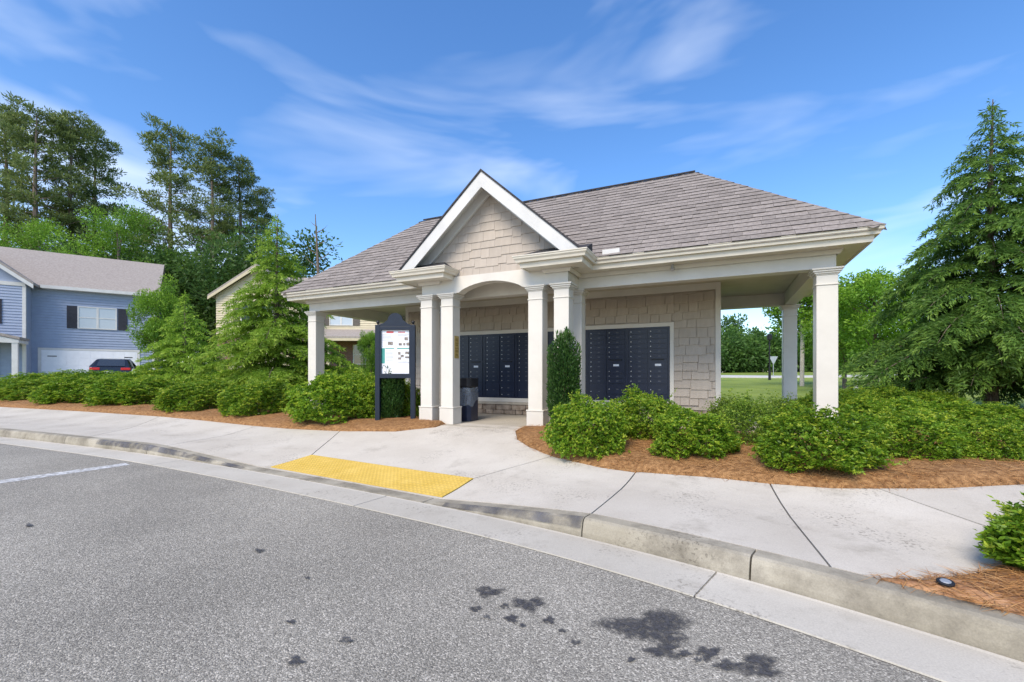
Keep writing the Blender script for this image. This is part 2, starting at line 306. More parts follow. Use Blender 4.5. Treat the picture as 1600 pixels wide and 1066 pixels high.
# ---- ground sheet
def axis_pts(a,b,fine0,fine1,step,g=1.25):
    v=list(np.arange(fine0,fine1+.01,step)); s=step
    while v[-1]<b: s*=g; v.append(v[-1]+s)
    s=step
    while v[0]>a: s*=g; v.insert(0,v[0]-s)
    return np.array(v)
gx=axis_pts(-900,900,-14,14,.35); gy=axis_pts(-300,1500,0,18,.35)
GX,GY=np.meshgrid(gx,gy); s_,d_=sd_of(GX.ravel(),GY.ravel()); GZ=Sv(GX.ravel(),GY.ravel())-.07
GZ=np.where(d_<.25,-.4,GZ)
b=MB(); nx=len(gx); b.v=[tuple(p) for p in np.stack([GX.ravel(),GY.ravel(),GZ],1)]
b.f=[(j*nx+i,j*nx+i+1,(j+1)*nx+i+1,(j+1)*nx+i) for j in range(len(gy)-1) for i in range(nx-1)]; b.m=[0]*len(b.f)
g=b.build('ground','grass'); tag(g,'mown grass ground running back to the trees',None,None,'structure')
for p in g.data.polygons: p.use_smooth=True
# ---- road, gutter, kerb
road=MB().add([(-200,-200,.002),(200,-200,.002),(200,60,.002),(-200,60,.002)],[(0,1,2,3)]).build('road','asphalt'); tag(road,'grey speckled asphalt road in the foreground',None,None,'structure')
gut=strip(KS[0],KS[-1],[(-.43,-.05),(-.43,.004),(0,-.03),(0,-.05)]).build('gutter_bed','joint'); tag(gut,'concrete gutter between asphalt and kerb',None,None,'structure')
gj=[KS[0],s_of(60,690)-6,s_of(60,690)-3,s_of(30,687),s_of(275,722),s_of(590,778),s_of(1140,905),s_of(1140,905)+3,s_of(1140,905)+6,KS[-1]]
for a,c in zip(gj[:-1],gj[1:]): strip(a+.006,c-.006,[(-.43,-.02),(-.425,.012),(-.02,.008),(.0,.012),(.06,-.02)]).build('gutter_slab','gutter_concrete',gut)
kj=[KS[0],s_of(109,693)-6,s_of(109,693)-3,s_of(109,693),SA,SB+.05,SC-.05,SD,s_of(1148,899),s_of(1148,899)+3.1,KS[-1]]
kerb=strip(KS[0],KS[-1],[(.08,-.1),(.085,lambda s:kerb_h(s)-.03),(.17,lambda s:kerb_h(s)-.03),(.17,-.1)]).build('kerb','joint'); tag(kerb,'concrete kerb curving along the road, dropped at the ramp',None,None,'structure')
for i,(a,c) in enumerate(zip(kj[:-1],kj[1:])):
    h=lambda s:kerb_h(s)
    o=strip(a+.006,c-.006,[(.012,-.02),(.015,lambda s:np.maximum(kerb_h(s)*.30,.013)),(.032,lambda s:np.maximum(kerb_h(s)-.035,.0135)),(.045,lambda s:np.maximum(kerb_h(s)-.010,.014)),(.07,lambda s:kerb_h(s)+.002),(.185,lambda s:kerb_h(s)+.003),(.185,-.02)]).build('kerb_stone','kerb_concrete',kerb)
for nm,a,c in (('l',s_of(160,700),SB-.15),('r',SC+.2,SD-.01)):   # black tyre scuffs on the tapering kerb ends
    o=strip(a,c,[(.0085,lambda s:kerb_h(s)*.5),(.026,lambda s:np.maximum(kerb_h(s)-.034,.0145)),(.041,lambda s:np.maximum(kerb_h(s)-.0075,.016)),(.066,lambda s:kerb_h(s)+.0045),(.075,lambda s:kerb_h(s)+.0045)]).build('tyre_scuff','tyre_stain',kerb)
def flat_poly(pts,z): return MB().add([(x,y,z) for x,y in pts],[tuple(range(len(pts)))])
q=[gpt(0,757),gpt(0,751),gpt(196,724),gpt(203,727)]; d=np.array(q[1])-np.array(q[2]); d/=np.linalg.norm(d)
q[0]=tuple(np.array(q[0])+d*3); q[1]=tuple(np.array(q[1])+d*3)
flat_poly(q,.0045).build('bay_line','line_paint',road)
for (px,py,rx,ry) in [(764,926,20,8),(826,945,24,10),(1018,980,64,24),(1036,1018,26,12),(1180,1043,36,18),(1106,1022,18,10),(858,971,9,6),(799,968,10,6),(899,1006,7,4),(742,953,10,4),(1132,1042,14,9),(1070,1023,10,5),(462,1035,11,8),(541,1002,9,5),(788,949,7,4),(878,988,6,3),(986,1033,6,4),(455,974,7,3),(405,862,8,3),(45,822,5,3),(480,905,4,2),(816,980,5,3),(760,966,5,3),(1090,1034,6,4)]:
    pts=[]; ph=random.random()*6
    for k in range(28):
        t=k/28*2*math.pi; r=1+.22*math.sin(3*t+ph)+.16*math.sin(5*t+2*ph)+random.uniform(-.13,.13)
        pts.append(gpt(px+rx*r*math.cos(t),py+ry*r*math.sin(t)))
    OZ=globals().get('OZ',.0045)+.00025
    c_=np.mean(pts,0); P_=np.array(pts); b=MB(); n_=len(P_)
    b.add([(*c_,OZ)]+[(*(c_+(p_-c_)*.72),OZ) for p_ in P_]+[(*(c_+(p_-c_)*1.18),OZ) for p_ in P_],[(0,1+i,1+(i+1)%n_) for i in range(n_)]+[(1+i,1+n_+i,1+n_+(i+1)%n_,1+(i+1)%n_) for i in range(n_)])
    o=b.build('oil_stain','oil',road); a=o.data.attributes.new('soak','FLOAT','POINT'); a.data.foreach_set('value',[1.0]*(n_+1)+[0.0]*n_)
# ---- pavement slabs (polygons laid out on the ground, following its slope)
def surf(name,poly,mat,parent,dz=0,inset=.0,thick=.09,cell=.3,bump=0,hump=None):
    bm=bmesh.new(); vs=[bm.verts.new((x,y,0)) for x,y in poly]; f=bm.faces.new(vs)
    if f.normal.z<0: f.normal_flip()
    bmesh.ops.recalc_face_normals(bm,faces=bm.faces)
    if inset: 
        bmesh.ops.inset_region(bm,faces=bm.faces[:],thickness=inset,use_boundary=True)
        big=max(bm.faces,key=lambda f:f.calc_area()); bmesh.ops.delete(bm,geom=[f for f in bm.faces if f is not big],context='FACES')
    xs=[v.co.x for v in bm.verts]; ys=[v.co.y for v in bm.verts]
    for k in np.arange(math.floor(min(xs)/cell)*cell,max(xs),cell): bmesh.ops.bisect_plane(bm,geom=bm.verts[:]+bm.edges[:]+bm.faces[:],plane_co=(k,0,0),plane_no=(1,0,0))
    for k in np.arange(math.floor(min(ys)/cell)*cell,max(ys),cell): bmesh.ops.bisect_plane(bm,geom=bm.verts[:]+bm.edges[:]+bm.faces[:],plane_co=(0,k,0),plane_no=(0,1,0))
    bmesh.ops.triangulate(bm,faces=[f for f in bm.faces if len(f.verts)>4])
    bv=[v for v in bm.verts]; z=Sv([v.co.x for v in bv],[v.co.y for v in bv]); edge={v for v in bv if v.is_boundary}
    for v,zz in zip(bv,z):
        v.co.z=zz+dz+(0 if v in edge else (random.uniform(0,bump)+(hump or 0)))
    for f in bm.faces:
        f.smooth=bool(bump)
        if f.normal.z<0: f.normal_flip()
    be=[e for e in bm.edges if e.is_boundary]; r=bmesh.ops.extrude_edge_only(bm,edges=be)
    for v in [e for e in r['geom'] if isinstance(e,bmesh.types.BMVert)]: v.co.z-=thick
    me=bpy.data.meshes.new(name); bm.to_mesh(me); bm.free(); me.materials.append(MATS[mat]); o=bpy.data.objects.new(name,me); col.objects.link(o); o.parent=parent
    return o
def A(px,py): p=at(px,py); return (p.x,p.y)
def kline(s0,s1,d=.19,n=8): 
    ss=np.linspace(s0,s1,n); return [(np.interp(s,KS,K[:,0])+np.interp(s,KS,KN[:,0])*d,np.interp(s,KS,K[:,1])+np.interp(s,KS,KN[:,1])*d) for s in ss]
def kpt(px,py): return s_of(px,py)

sR=s_of(1399,925)
Lb=[(0,636),(110,642),(219,648),(375,662.5),(450,670),(531,674)]     # back edge, left
far=[A(0,636)]; v=unit(np.array(A(0,636))-np.array(A(110,642))); far=[tuple(np.array(A(0,636))+v*k) for k in (26,)]
s0l=s_of(0,683)
sA_=s_of(130,696); sB_=s_of(255,712)
# dark bed that shows in the joints between slabs
pave=surf('pavement',kline(KS[0]+8,sR,.20,40)+[A(1450,910),A(1536,898),A(1600,872),A(1760,852),A(1945,842),A(1945,754),A(1750,756),A(1600,759),A(1475,765),A(1300,765),A(1203,758),A(1112,748),A(1003,740),A(940,733),A(862,715),A(828,701),A(811,687),A(808,675),A(826,669),A(712,661.5),A(680,669),A(619,676),A(531,676),A(450,672),A(375,664.5),A(219,650),A(110,644),A(0,638),tuple(np.array(A(0,638))+v*25)],'joint',None,-.022,0,.05)
tag(pave,'pale concrete pavement between kerb and planting beds',None,None,'structure')
# left slabs, separated by joints
surf('slab',kline(KS[0]+6,s0l-3,n=10)+[tuple(np.array(A(0,636))+v*2.6),far[0]],'concrete',pave,.002,.010)
surf('slab',kline(s0l-3,sA_,n=6)+[A(250,651),A(110,642),A(0,636),tuple(np.array(A(0,636))+v*2.6)],'concrete',pave,.002,.010)
surf('slab',kline(sA_,sB_,n=5)+[A(400,666),A(320,657.5),A(250,651)],'concrete',pave,.002,.010)
surf('slab',kline(sB_,SB,n=5)+[A(425,729),A(487,711),A(531,674),A(450,670),A(400,666)],'concrete',pave,.002,.010)
# ramp: strip in front of the pad, pad, landing up to the pavilion
surf('slab',kline(SB,SC,n=6)+[A(691,777.5),A(422,730)],'concrete',pave,.002,.010)
surf('slab',[A(487,711),A(740.6,747.8),A(862,713),A(828,699),A(809,687),A(806,674),A(826,668),A(712,660),A(680,668),A(619,674.5),A(531,674)],'concrete',pave,.002,.010)
surf('slab',kline(SC,SD,n=6)+[A(993,738.5),A(940,731),A(862,713),A(740.6,747.8),A(691,777.5)],'concrete',pave,.002,.010)
surf('slab',kline(SD,s_of(1280,925),n=6)+[A(1203,756),A(1112,746),A(1003,738),A(993,738.5)],'concrete',pave,.002,.010)
e1=A(1559,829); e2=A(1372,763.5); dd=unit(np.array(e1)-np.array(e2))
surf('slab',kline(s_of(1280,925),sR,n=5)+[A(1450,908),A(1536,897),A(1600,870),tuple(np.array(e1)+dd*.6),e1,e2,A(1300,763),A(1203,756)],'concrete',pave,.002,.010)
surf('slab',[e2,e1,tuple(np.array(e1)+dd*.6),A(1600,868),A(1760,850),A(1950,840),A(1950,752),A(1750,754),A(1600,757),A(1475,763)],'concrete',pave,.002,.010)
# tactile pad
pad=surf('tactile_pad',[A(422,730),A(691,777.5),A(740.6,747.8),A(487,711)],'yellow_pad',None,.006,.008,.03,cell=.2)
tag(pad,'yellow tactile warning pad with raised domes set in the ramp','tactile pad')
P0,P1,P2,P3=[np.array(A(*p)) for p in ((422,730),(691,777.5),(740.6,747.8),(487,711))]
dm=MB(); nu=int(np.linalg.norm(P1-P0)/.06); nv=int(np.linalg.norm(P3-P0)/.06)
cen=[(P0*(1-a)+P1*a)*(1-c)+(P3*(1-a)+P2*a)*c for c in (np.arange(nv)+.5)/nv for a in (np.arange(nu)+.5)/nu]
cz=Sv([p[0] for p in cen],[p[1] for p in cen])+.006
for p,z in zip(cen,cz):
    vs=[(p[0]+r*math.cos(t*math.pi/4),p[1]+r*math.sin(t*math.pi/4),z+h) for r,h in ((.017,-.001),(.013,.005),(.007,.0065)) for t in range(8)]
    dm.add(vs,[(i*8+j,i*8+(j+1)%8,i*8+8+(j+1)%8,i*8+8+j) for i in range(2) for j in range(8)]+[tuple(range(16,24))])
o=dm.build('dome','yellow_pad',pad); o['kind']='stuff'
# ---- pine straw beds
def straw(poly,n,parent,name='pine_straw',lift=.045,mat='straw',spill=.06):
    P=np.array(poly); lo,hi=P.min(0)-spill,P.max(0)+spill; pts=rng.uniform(lo,hi,size=(n*5,2))
    x,y=pts[:,0],pts[:,1]; ins=np.zeros(len(x),bool); j=len(P)-1
    for i in range(len(P)):
        c=((P[i,1]>y)!=(P[j,1]>y))&(x<(P[j,0]-P[i,0])*(y-P[i,1])/(P[j,1]-P[i,1]+1e-12)+P[i,0]); ins^=c; j=i
    dist=np.full(len(x),9.); j=len(P)-1
    for i in range(len(P)):
        a,bb=P[j],P[i]; t=np.clip(((x-a[0])*(bb[0]-a[0])+(y-a[1])*(bb[1]-a[1]))/max(((bb-a)**2).sum(),1e-9),0,1); dist=np.minimum(dist,np.hypot(x-a[0]-t*(bb[0]-a[0]),y-a[1]-t*(bb[1]-a[1]))); j=i
    keep=ins|(dist<spill*rng.random(len(x))**2); pts=pts[keep][:n]; n=len(pts)
    z=Sv(pts[:,0],pts[:,1])+np.where(ins[keep][:n],lift*np.clip(dist[keep][:n]/.12,.15,1),.006)+rng.uniform(-.01,.022,n)
    a=rng.uniform(0,2*math.pi,n); D=np.stack([np.cos(a),np.sin(a),rng.uniform(-.25,.25,n)],1); L_=rng.uniform(.11,.27,n)
    V=leaves(np.concatenate([pts,z[:,None]],1)-D*L_[:,None]*.5,D,L_,rng.uniform(.003,.0065,n),.04,roll=np.tile([[0,0,1.]],(n,1))+rng.normal(size=(n,3))*.3)
    me=quads_mesh(name,V,rng.beta(2,2,n),mat); o=bpy.data.objects.new(name,me); col.objects.link(o); o.parent=parent; o['kind']='stuff'; return o
def bed(name,poly,label,n,mat='straw_base',hump=.04):
    o=surf(name,poly,mat,None,.012,0,.10,cell=.22,bump=.03,hump=hump); tag(o,label,None,None,'structure'); straw(poly,n,o,lift=hump+.02); return o
TW=lambda u,v:(4.3682+u*math.cos(TH)+v*math.sin(TH),6.3867-u*math.sin(TH)+v*math.cos(TH))   # pavilion frame -> ground
bedL=[tuple(np.array(A(0,636))+v*14)]+[A(*p) for p in ((0,636),(110,642),(219,648),(320,657.5),(400,666),(450,670),(531,674),(619,674.5),(680,668),(712,660.5))]+[TW(-6.0,-.5),TW(-6.6,-.1),TW(-10.2,.0),TW(-12.5,1),TW(-17,3.),TW(-24,3.5)]
bed('planting_bed',bedL,'pine straw bed under the left hedge and notice board',26000)
bedR=[A(826,668.5),A(806,674),A(809,687),A(828,699),A(862,713),A(940,731),A(975,735),A(1003,738),A(1112,746),A(1203,756),A(1300,763),A(1372,763.5),A(1475,763),A(1600,757),A(1750,754),A(1950,752)]+[TW(9.5,1.5),TW(6,5.5),TW(1.2,5.2),TW(.5,.1),TW(-3.6,-.1),TW(-3.9,-.55)]
bed('planting_bed',bedR,'pine straw bed under the shrubs right of the entrance',42000)
bedC=kline(sR,sR+4,.19,10)+[A(1800,900),A(1680,872),A(1600,873),A(1536,897),A(1450,909)]
bd=bed('planting_bed',bedC,'corner bed of bare orange clay and needles behind the kerb',8000,'clay',.0)
# ---------------------------------------------------------------- the mail pavilion
C0=4.9887; W=.2595; HW=C0+W; DP=3.6564+W; PV=.6146; ZB=SLAB
pav=empty('mail_pavilion',(4.3682-C0*math.cos(TH),6.3867+C0*math.sin(TH),0),-TH,'cream pillared mail pavilion with shingled hip roof and shake gable','pavilion')
rel=lambda z:z+CAMZ
Z_BB,Z_SO,Z_GT,Z_RG=rel(1.53),rel(1.775),rel(1.95),rel(4.033)
def tri_fill(pts,dz): return pts
# floor slab
MB().prism([(-HW-.12,-.12),(-1.75,-.12),(-1.75,-.80),(1.75,-.80),(1.75,-.12),(HW+.12,-.12),(HW+.12,DP+.12),(-HW-.12,DP+.12)],'z',ZB-.25,ZB).build('floor_slab','slab_floor',pav)
# columns
def column_mesh():
    w=W/2; b=MB(); b.box(-w,w,-w,w,ZB,Z_BB); return b.mesh('column')
def plinth_mesh():
    w=W/2; b=MB(); b.box(-w-.022,w+.022,-w-.022,w+.022,ZB+.001,ZB+.30); b.box(-w-.03,w+.03,-w-.03,w+.03,ZB+.3,ZB+.325); return b.mesh('plinth')
def cap_mesh():
    w=W/2; b=MB()
    for e,z0,z1 in ((.012,-.245,-.225),(.012,-.10,-.082),(.028,-.082,-.058),(.045,-.058,-.03),(.062,-.03,-.002)): b.box(-w-e,w+e,-w-e,w+e,Z_BB+z0,Z_BB+z1)
    return b.mesh('cap')
cm,pm,cpm=column_mesh(),plinth_mesh(),cap_mesh()
for me in (cm,pm,cpm): me.materials.append(MATS['trim'])
OC,IC=1.3546,.8898
cols=[(HW-W/2,W/2),(-HW+W/2,W/2),(HW-W/2,DP-W/2),(-HW+W/2,DP-W/2)]+[(x,-PV+W/2) for x in (-OC,-IC,IC,OC)]+[(OC+.02,W/2+.06),(-OC-.02,W/2+.06),(1.6,DP-W/2),(-1.6,DP-W/2)]
for x,y in cols:
    c=inst('column',cm,pav,(x,y,0)); inst('plinth',pm,c); inst('cap',cpm,c)
    for o in [c]+list(c.children):
        mo=o.modifiers.new('bevel','BEVEL'); mo.width=.006; mo.segments=1
# beams
bi=.02
b=MB(); b.box(-HW+bi,HW-bi,bi,W-bi,Z_BB,Z_SO+.05); b.build('front_beam','trim',pav,bevel=.004)
b=MB(); b.box(-HW+bi,HW-bi,DP-W+bi,DP-bi,Z_BB,Z_SO+.05); b.build('back_beam','trim',pav,bevel=.004)
for sx in (-1,1):
    x0,x1=sorted((sx*(HW-bi),sx*(HW-W+bi))); MB().box(x0,x1,W-bi+.002,DP-W+bi-.002,Z_BB,Z_SO+.05).build('side_beam','trim',pav)
    x0,x1=sorted((sx*(OC+W/2-bi),sx*(OC-W/2+bi))); MB().box(x0,x1,-PV+W-.02,bi-.002,Z_BB+.001,Z_SO+.04).build('portico_side_beam','trim',pav)
# portico arch beam
ax=OC+W/2-bi; n=20; ar=.64; spring=Z_BB+.005; rise=.155
poly=[(-ax,Z_BB),(-ar,spring)]+[(-ar+2*ar*k/n,spring+rise*math.sin(math.pi*k/n)**.75) for k in range(1,n)]+[(ar,spring),(ax,Z_BB),(ax,rel(1.86)),(-ax,rel(1.86))]
bm_=MB()
for i in range(len(poly)//2-1):
    pass
def arch_beam():
    b=MB(); y0,y1=-PV+.02,-PV+W-.022
    top=rel(1.83); xs=[-ax,-ar]+[-ar+2*ar*k/n for k in range(1,n)]+[ar,ax]; zs=[Z_BB,Z_BB]+[spring+rise*math.sin(math.pi*k/n)**.75 for k in range(1,n)]+[Z_BB,Z_BB]
    for y in (y0,y1):
        k=len(b.v); b.v+= [(x,y,z) for x,z in zip(xs,zs)]+[(x,y,top) for x in xs]
        m=len(xs); b.f+=[(k+i,k+i+1,k+m+i+1,k+m+i) for i in range(m-1)]
    m=len(xs); o2=2*m
    b.f+=[(i,i+1,o2+i+1,o2+i) for i in range(m-1)]+[(m+i,m+i+1,o2+m+i+1,o2+m+i) for i in range(m-1)]+[(0,m,o2+m,o2),(m-1,2*m-1,o2+2*m-1,o2+m-1)]
    b.m=[0]*len(b.f); return b
arch_beam().build('arch_beam','trim',pav)
# ceiling, soffit, fascia, gutter
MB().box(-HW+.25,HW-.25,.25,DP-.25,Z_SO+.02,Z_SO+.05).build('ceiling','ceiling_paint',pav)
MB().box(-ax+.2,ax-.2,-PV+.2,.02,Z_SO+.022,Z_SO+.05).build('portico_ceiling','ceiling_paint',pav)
PX=OC+W/2; IN=.68
path=[(1.07,-PV+.06),(1.07,-PV),(PX,-PV),(PX,0),(HW,0),(HW,DP),(-HW,DP),(-HW,0),(-PX,0),(-PX,-PV),(-1.07,-PV),(-1.07,-PV+.06)]
def sweep(path,prof):
    b=MB(); n=len(path); rings=[]
    for i,p in enumerate(path):
        p=Vector(p); t0=(p-Vector(path[i-1])).normalized() if i else None; t1=(Vector(path[i+1])-p).normalized() if i<n-1 else None
        if t0 is None: nn=Vector((t1.y,-t1.x)); 
        elif t1 is None: nn=Vector((t0.y,-t0.x))
        else:
            a=Vector((t0.y,-t0.x)); c=Vector((t1.y,-t1.x)); nn=(a+c)/(1+a.dot(c))
        rings.append([(p.x+nn.x*d,p.y+nn.y*d,z) for d,z in prof])
    m=len(prof); vs=[q for r in rings for q in r]
    fs=[(i*m+j,i*m+(j+1)%m,(i+1)*m+(j+1)%m,(i+1)*m+j) for i in range(n-1) for j in range(m)]+[tuple(range(m)),tuple((n-1)*m+j for j in range(m))]
    return b.add(vs,fs)
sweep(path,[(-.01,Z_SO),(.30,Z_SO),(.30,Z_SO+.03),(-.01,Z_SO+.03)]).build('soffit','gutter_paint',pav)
sweep(path,[(.0,Z_SO-.001),(.0,Z_SO-.06),(.018,Z_SO-.06),(.05,Z_SO-.012),(.05,Z_SO-.001)]).build('crown_moulding','trim',pav)
sweep(path,[(.285,Z_SO-.012),(.315,Z_SO-.012),(.325,Z_SO+.05),(.325,Z_GT-.02),(.285,Z_GT-.02)]).build('fascia','gutter_paint',pav)
sweep(path,[(.327,Z_GT-.105),(.375,Z_GT-.105),(.385,Z_GT-.07),(.408,Z_GT-.045),(.412,Z_GT-.02),(.422,Z_GT-.015),(.422,Z_GT),(.405,Z_GT),(.40,Z_GT-.03),(.327,Z_GT-.03)]).build('gutter','gutter_paint',pav)
# roof decks
EV=.40; ex=HW+EV; ey0=-EV; ey1=DP+EV; yc=DP/2; rx=ex-(yc-ey0); ez=Z_GT-.012; SLP=(Z_RG-ez)/(yc-ey0)
b=MB(); vs=[(-ex,ey0,ez),(ex,ey0,ez),(ex,ey1,ez),(-ex,ey1,ez),(-rx,yc,Z_RG),(rx,yc,Z_RG)]
b.add(vs,[(0,1,5,4),(1,2,5),(2,3,4,5),(3,0,4)]); lo=[(x,y,z-.05) for x,y,z in vs]; b.add(lo[:4],[(3,2,1,0)])
b.add(vs[:4]+lo[:4],[(0,1,5,4),(1,2,6,5),(2,3,7,6),(3,0,4,7)]); b.build('roof_deck','shingle',pav)
GA,GW,GZ0,GV=rel(3.55),1.73,rel(2.02),-.90
gs=(GA-GZ0)/GW; gyb=ey0+(GA-ez)/SLP
b=MB()
for sx in (-1,1):
    yb=ey0+(GZ0-ez)/SLP
    t=[(0,GV-.02,GA+.012),(sx*(GW+.05),GV-.02,GZ0-gs*.05+.012),(sx*(GW+.05),yb+.1,GZ0-gs*.05+.012),(0,gyb+.1,GA+.012)]
    b.add(t+[(x,y,z-.035) for x,y,z in t],[(0,1,2,3),(7,6,5,4),(0,1,5,4),(1,2,6,5),(2,3,7,6)])
b.build('gable_roof_deck',['roof_dark'],pav)
# gable: rake boards, soffit boards, shake wall
ct=math.cos(math.atan(gs)); rw=.20/ct
for sx in (-1,1):
    b=MB(); zt=GA-.028
    P4=[(0,zt),(sx*GW,zt-gs*GW),(sx*GW-sx*.0,zt-gs*GW-.03),(sx*(GW-.25),zt-gs*(GW-.25)-rw-.0),(0,zt-rw)]
    P4=[(0,zt),(sx*GW,zt-gs*GW),(sx*(GW-.0),zt-gs*GW-.02),(sx*(GW-(rw-.02)/gs),zt-gs*GW-.02),(0,zt-rw)]
    b.prism(P4,'y',GV,GV+.03); b.build('rake_board','trim_white',pav)
    b=MB(); P4=[(0,zt-.05),(sx*(GW-.05),zt-.05-gs*(GW-.05)),(sx*(GW-.05),zt-.08-gs*(GW-.05)),(0,zt-.08)]
    b.prism(P4,'y',GV+.032,-PV+.06); b.build('rake_soffit','trim_white',pav)
    b=MB(); fz=zt-.082; fw=.16/ct; P4=[(0,fz),(sx*(GW-.1),fz-gs*(GW-.1)),(sx*(GW-.1),fz-gs*(GW-.1)-fw),(0,fz-fw)]
    b.prism(P4,'y',-PV+.0,-PV+.05); b.build('gable_frieze','trim_white',pav)
gw=MB(); gw.prism([(-GW+.1,Z_SO),(GW-.1,Z_SO),(GW-.1,rel(2.0)),(0,GA-.15),(-GW+.1,rel(2.0))],'y',-PV+.07,-PV+.11); gwall=gw.build('gable_wall','shake',pav)
def shake_mesh(w,h,t):
    b=MB(); b.add([(0,-t,0),(w,-t,0),(w,0,h),(0,0,h),(0,.004,0),(w,.004,0),(w,.004,h),(0,.004,h)],[(0,1,2,3),(0,4,5,1),(1,5,6,2),(3,7,4,0)])
    me=b.mesh('shake'); me.materials.append(MATS['shake']); return me
SHW=[(w,shake_mesh(w-.012,.20,.030)) for w in (.17,.20,.24,.28,.33,.38)]
SH=[(w,shake_mesh(w-.003,.20,.016)) for w in (.14,.17,.20,.24,.28,.33)]
def shakes(parent,x0,x1,z0,z1,y,inside,row=.155,SH=SH):
    z=z0; cnt=0
    while z<z1:
        x=x0-random.random()*.15
        while x<x1:
            w,me=random.choice(SH); st=random.choice((0,0,.025,.03))
            xa,xb=max(x,x0),min(x+w,x1)
            if xb-xa>.03 and inside((xa+xb)/2,z+.08,xa,xb):
                hh=min(.2,z1-z+.005)
                inst('shake',me,parent,(xa,y,z-st),(0,0,0),((xb-xa)/w,1,(hh+st)/.2)); cnt+=1
            x+=w
        z+=row
    return cnt
lim=lambda x:(GA-.028-.05-.20)-gs*abs(x)
shakes(gwall,-1.3,1.3,rel(1.835),GA,-PV+.069,lambda x,z,xa,xb:z<lim(x)+.05)
# return roofs (little hips on the returns)
for sx in (-1,1):
    b=MB(); x0,x1=sx*(IN-.0),sx*(PX+.38); y0=-PV-.40; z0=Z_GT-.012
    b.add([(x0,y0,z0),(x1,y0,z0),(x1,-PV+.06,z0),(x0,-PV+.06,z0),(sx*(IN+.30),-PV+.06,z0+.20),(x1,-PV+.06,z0+.20)],[(0,1,5,4),(0,4,3),(1,2,5),(2,3,4,5),(0,3,2,1)]); b.build('return_roof','roof_dark',pav)
# shingles on the front slope
def shingle_mesh(w):
    b=MB(); h=.21; b.add([(0,0,.018),(w,0,.018),(w,h,.002),(0,h,.002),(0,0,0),(w,0,0)],[(0,1,2,3),(4,5,1,0),(0,3,4),(1,5,2)])
    b.m[1]=1; me=b.mesh('shingle'); me.materials.append(MATS['shingle']); me.materials.append(MATS['roof_dark']); return me  # butt face dark: cut edge, plus course shadow line put into its colour
SG=[(w,shingle_mesh(w-.003)) for w in (.17,.24,.31,.38)]
sang=math.atan(SLP); slen=(yc-ey0)/math.cos(sang); expo=.142; rows=int(slen/expo)
cand=[]
for r in range(rows+1):
    tt=r*expo; yy=ey0+tt*math.cos(sang)-.02; zz=ez+tt*math.sin(sang)-.012; half=ex-(yy-ey0)
    x=-half-random.random()*.2
    while x<half:
        w,me=random.choice(SG); xa,xb=max(x,-half),min(x+w,half)
        if xb-xa>.05:
            xm=(xa+xb)/2; gh=(GA-zz)/gs
            if not(abs(xm)<gh-.16 and zz<GA): cand.append((xa,xb,w,me,yy,zz,r))
        x+=w
dist=lambda q:(q[0]-5)**2+(q[4]+6)**2+(0 if q[0]>0 else 50)
cand.sort(key=dist)
deck=[o for o in pav.children if o.name.startswith('roof_deck')][0]
rest=MB()
for k,(xa,xb,w,me,yy,zz,r) in enumerate(cand):
    jit=random.uniform(-.006,.004)
    half=ex-r*expo*math.cos(sang)+.02; top=half-.21*math.cos(sang)
    edge=xb>top or xa<-top
    if edge:
        h=min(.21,slen-r*expo+.01); cy,cz=math.cos(sang),math.sin(sang); oz=.008; tp=half-h*cy
        T=lambda x,y,z:(x,yy+jit+y*cy-z*cz,zz+oz+y*cz+z*cy)
        a1,b1=max(xa,-tp),min(xb,tp)
        if b1<a1: a1=b1=(max(min(xa,tp),-tp))
        rest.add([T(xa,0,.018),T(xb,0,.018),T(b1,h,.002),T(a1,h,.002),T(xa,0,0),T(xb,0,0)],[(0,1,2,3),(4,5,1,0),(0,3,4),(1,5,2)],k%5); rest.m[-3]=5; continue
    if k<340: inst('shingle',me,deck,(xa,yy+jit,zz+.008+random.uniform(0,.003)),(sang,0,0),((xb-xa)/w,min(1,(slen-r*expo)/.21+.05),1))
    else:
        h=min(.21,slen-r*expo+.01); cy,cz=math.cos(sang),math.sin(sang); W2=xb-xa-.003; oz=.008+random.uniform(0,.003)
        T=lambda x,y,z:(xa+x,yy+jit+y*cy-z*cz,zz+oz+y*cz+z*cy)
        rest.add([T(0,0,.018),T(W2,0,.018),T(W2,h,.002),T(0,h,.002),T(0,0,0),T(W2,0,0)],[(0,1,2,3),(4,5,1,0),(0,3,4),(1,5,2)],k%5); rest.m[-3]=5
for i in range(5): noise_col('shingle%d'%i,*[tuple(c*(.88+.06*i) for c in cc) for cc in ((.195,.170,.152),(.285,.252,.228))],14,.95,bump=.5,bscale=220,bdist=.004)
o=rest.build('shingle_field',['shingle%d'%i for i in range(5)]+['roof_dark'],deck); o['kind']='stuff'  # last slot colours the butts dark, cut edge and painted shadow line
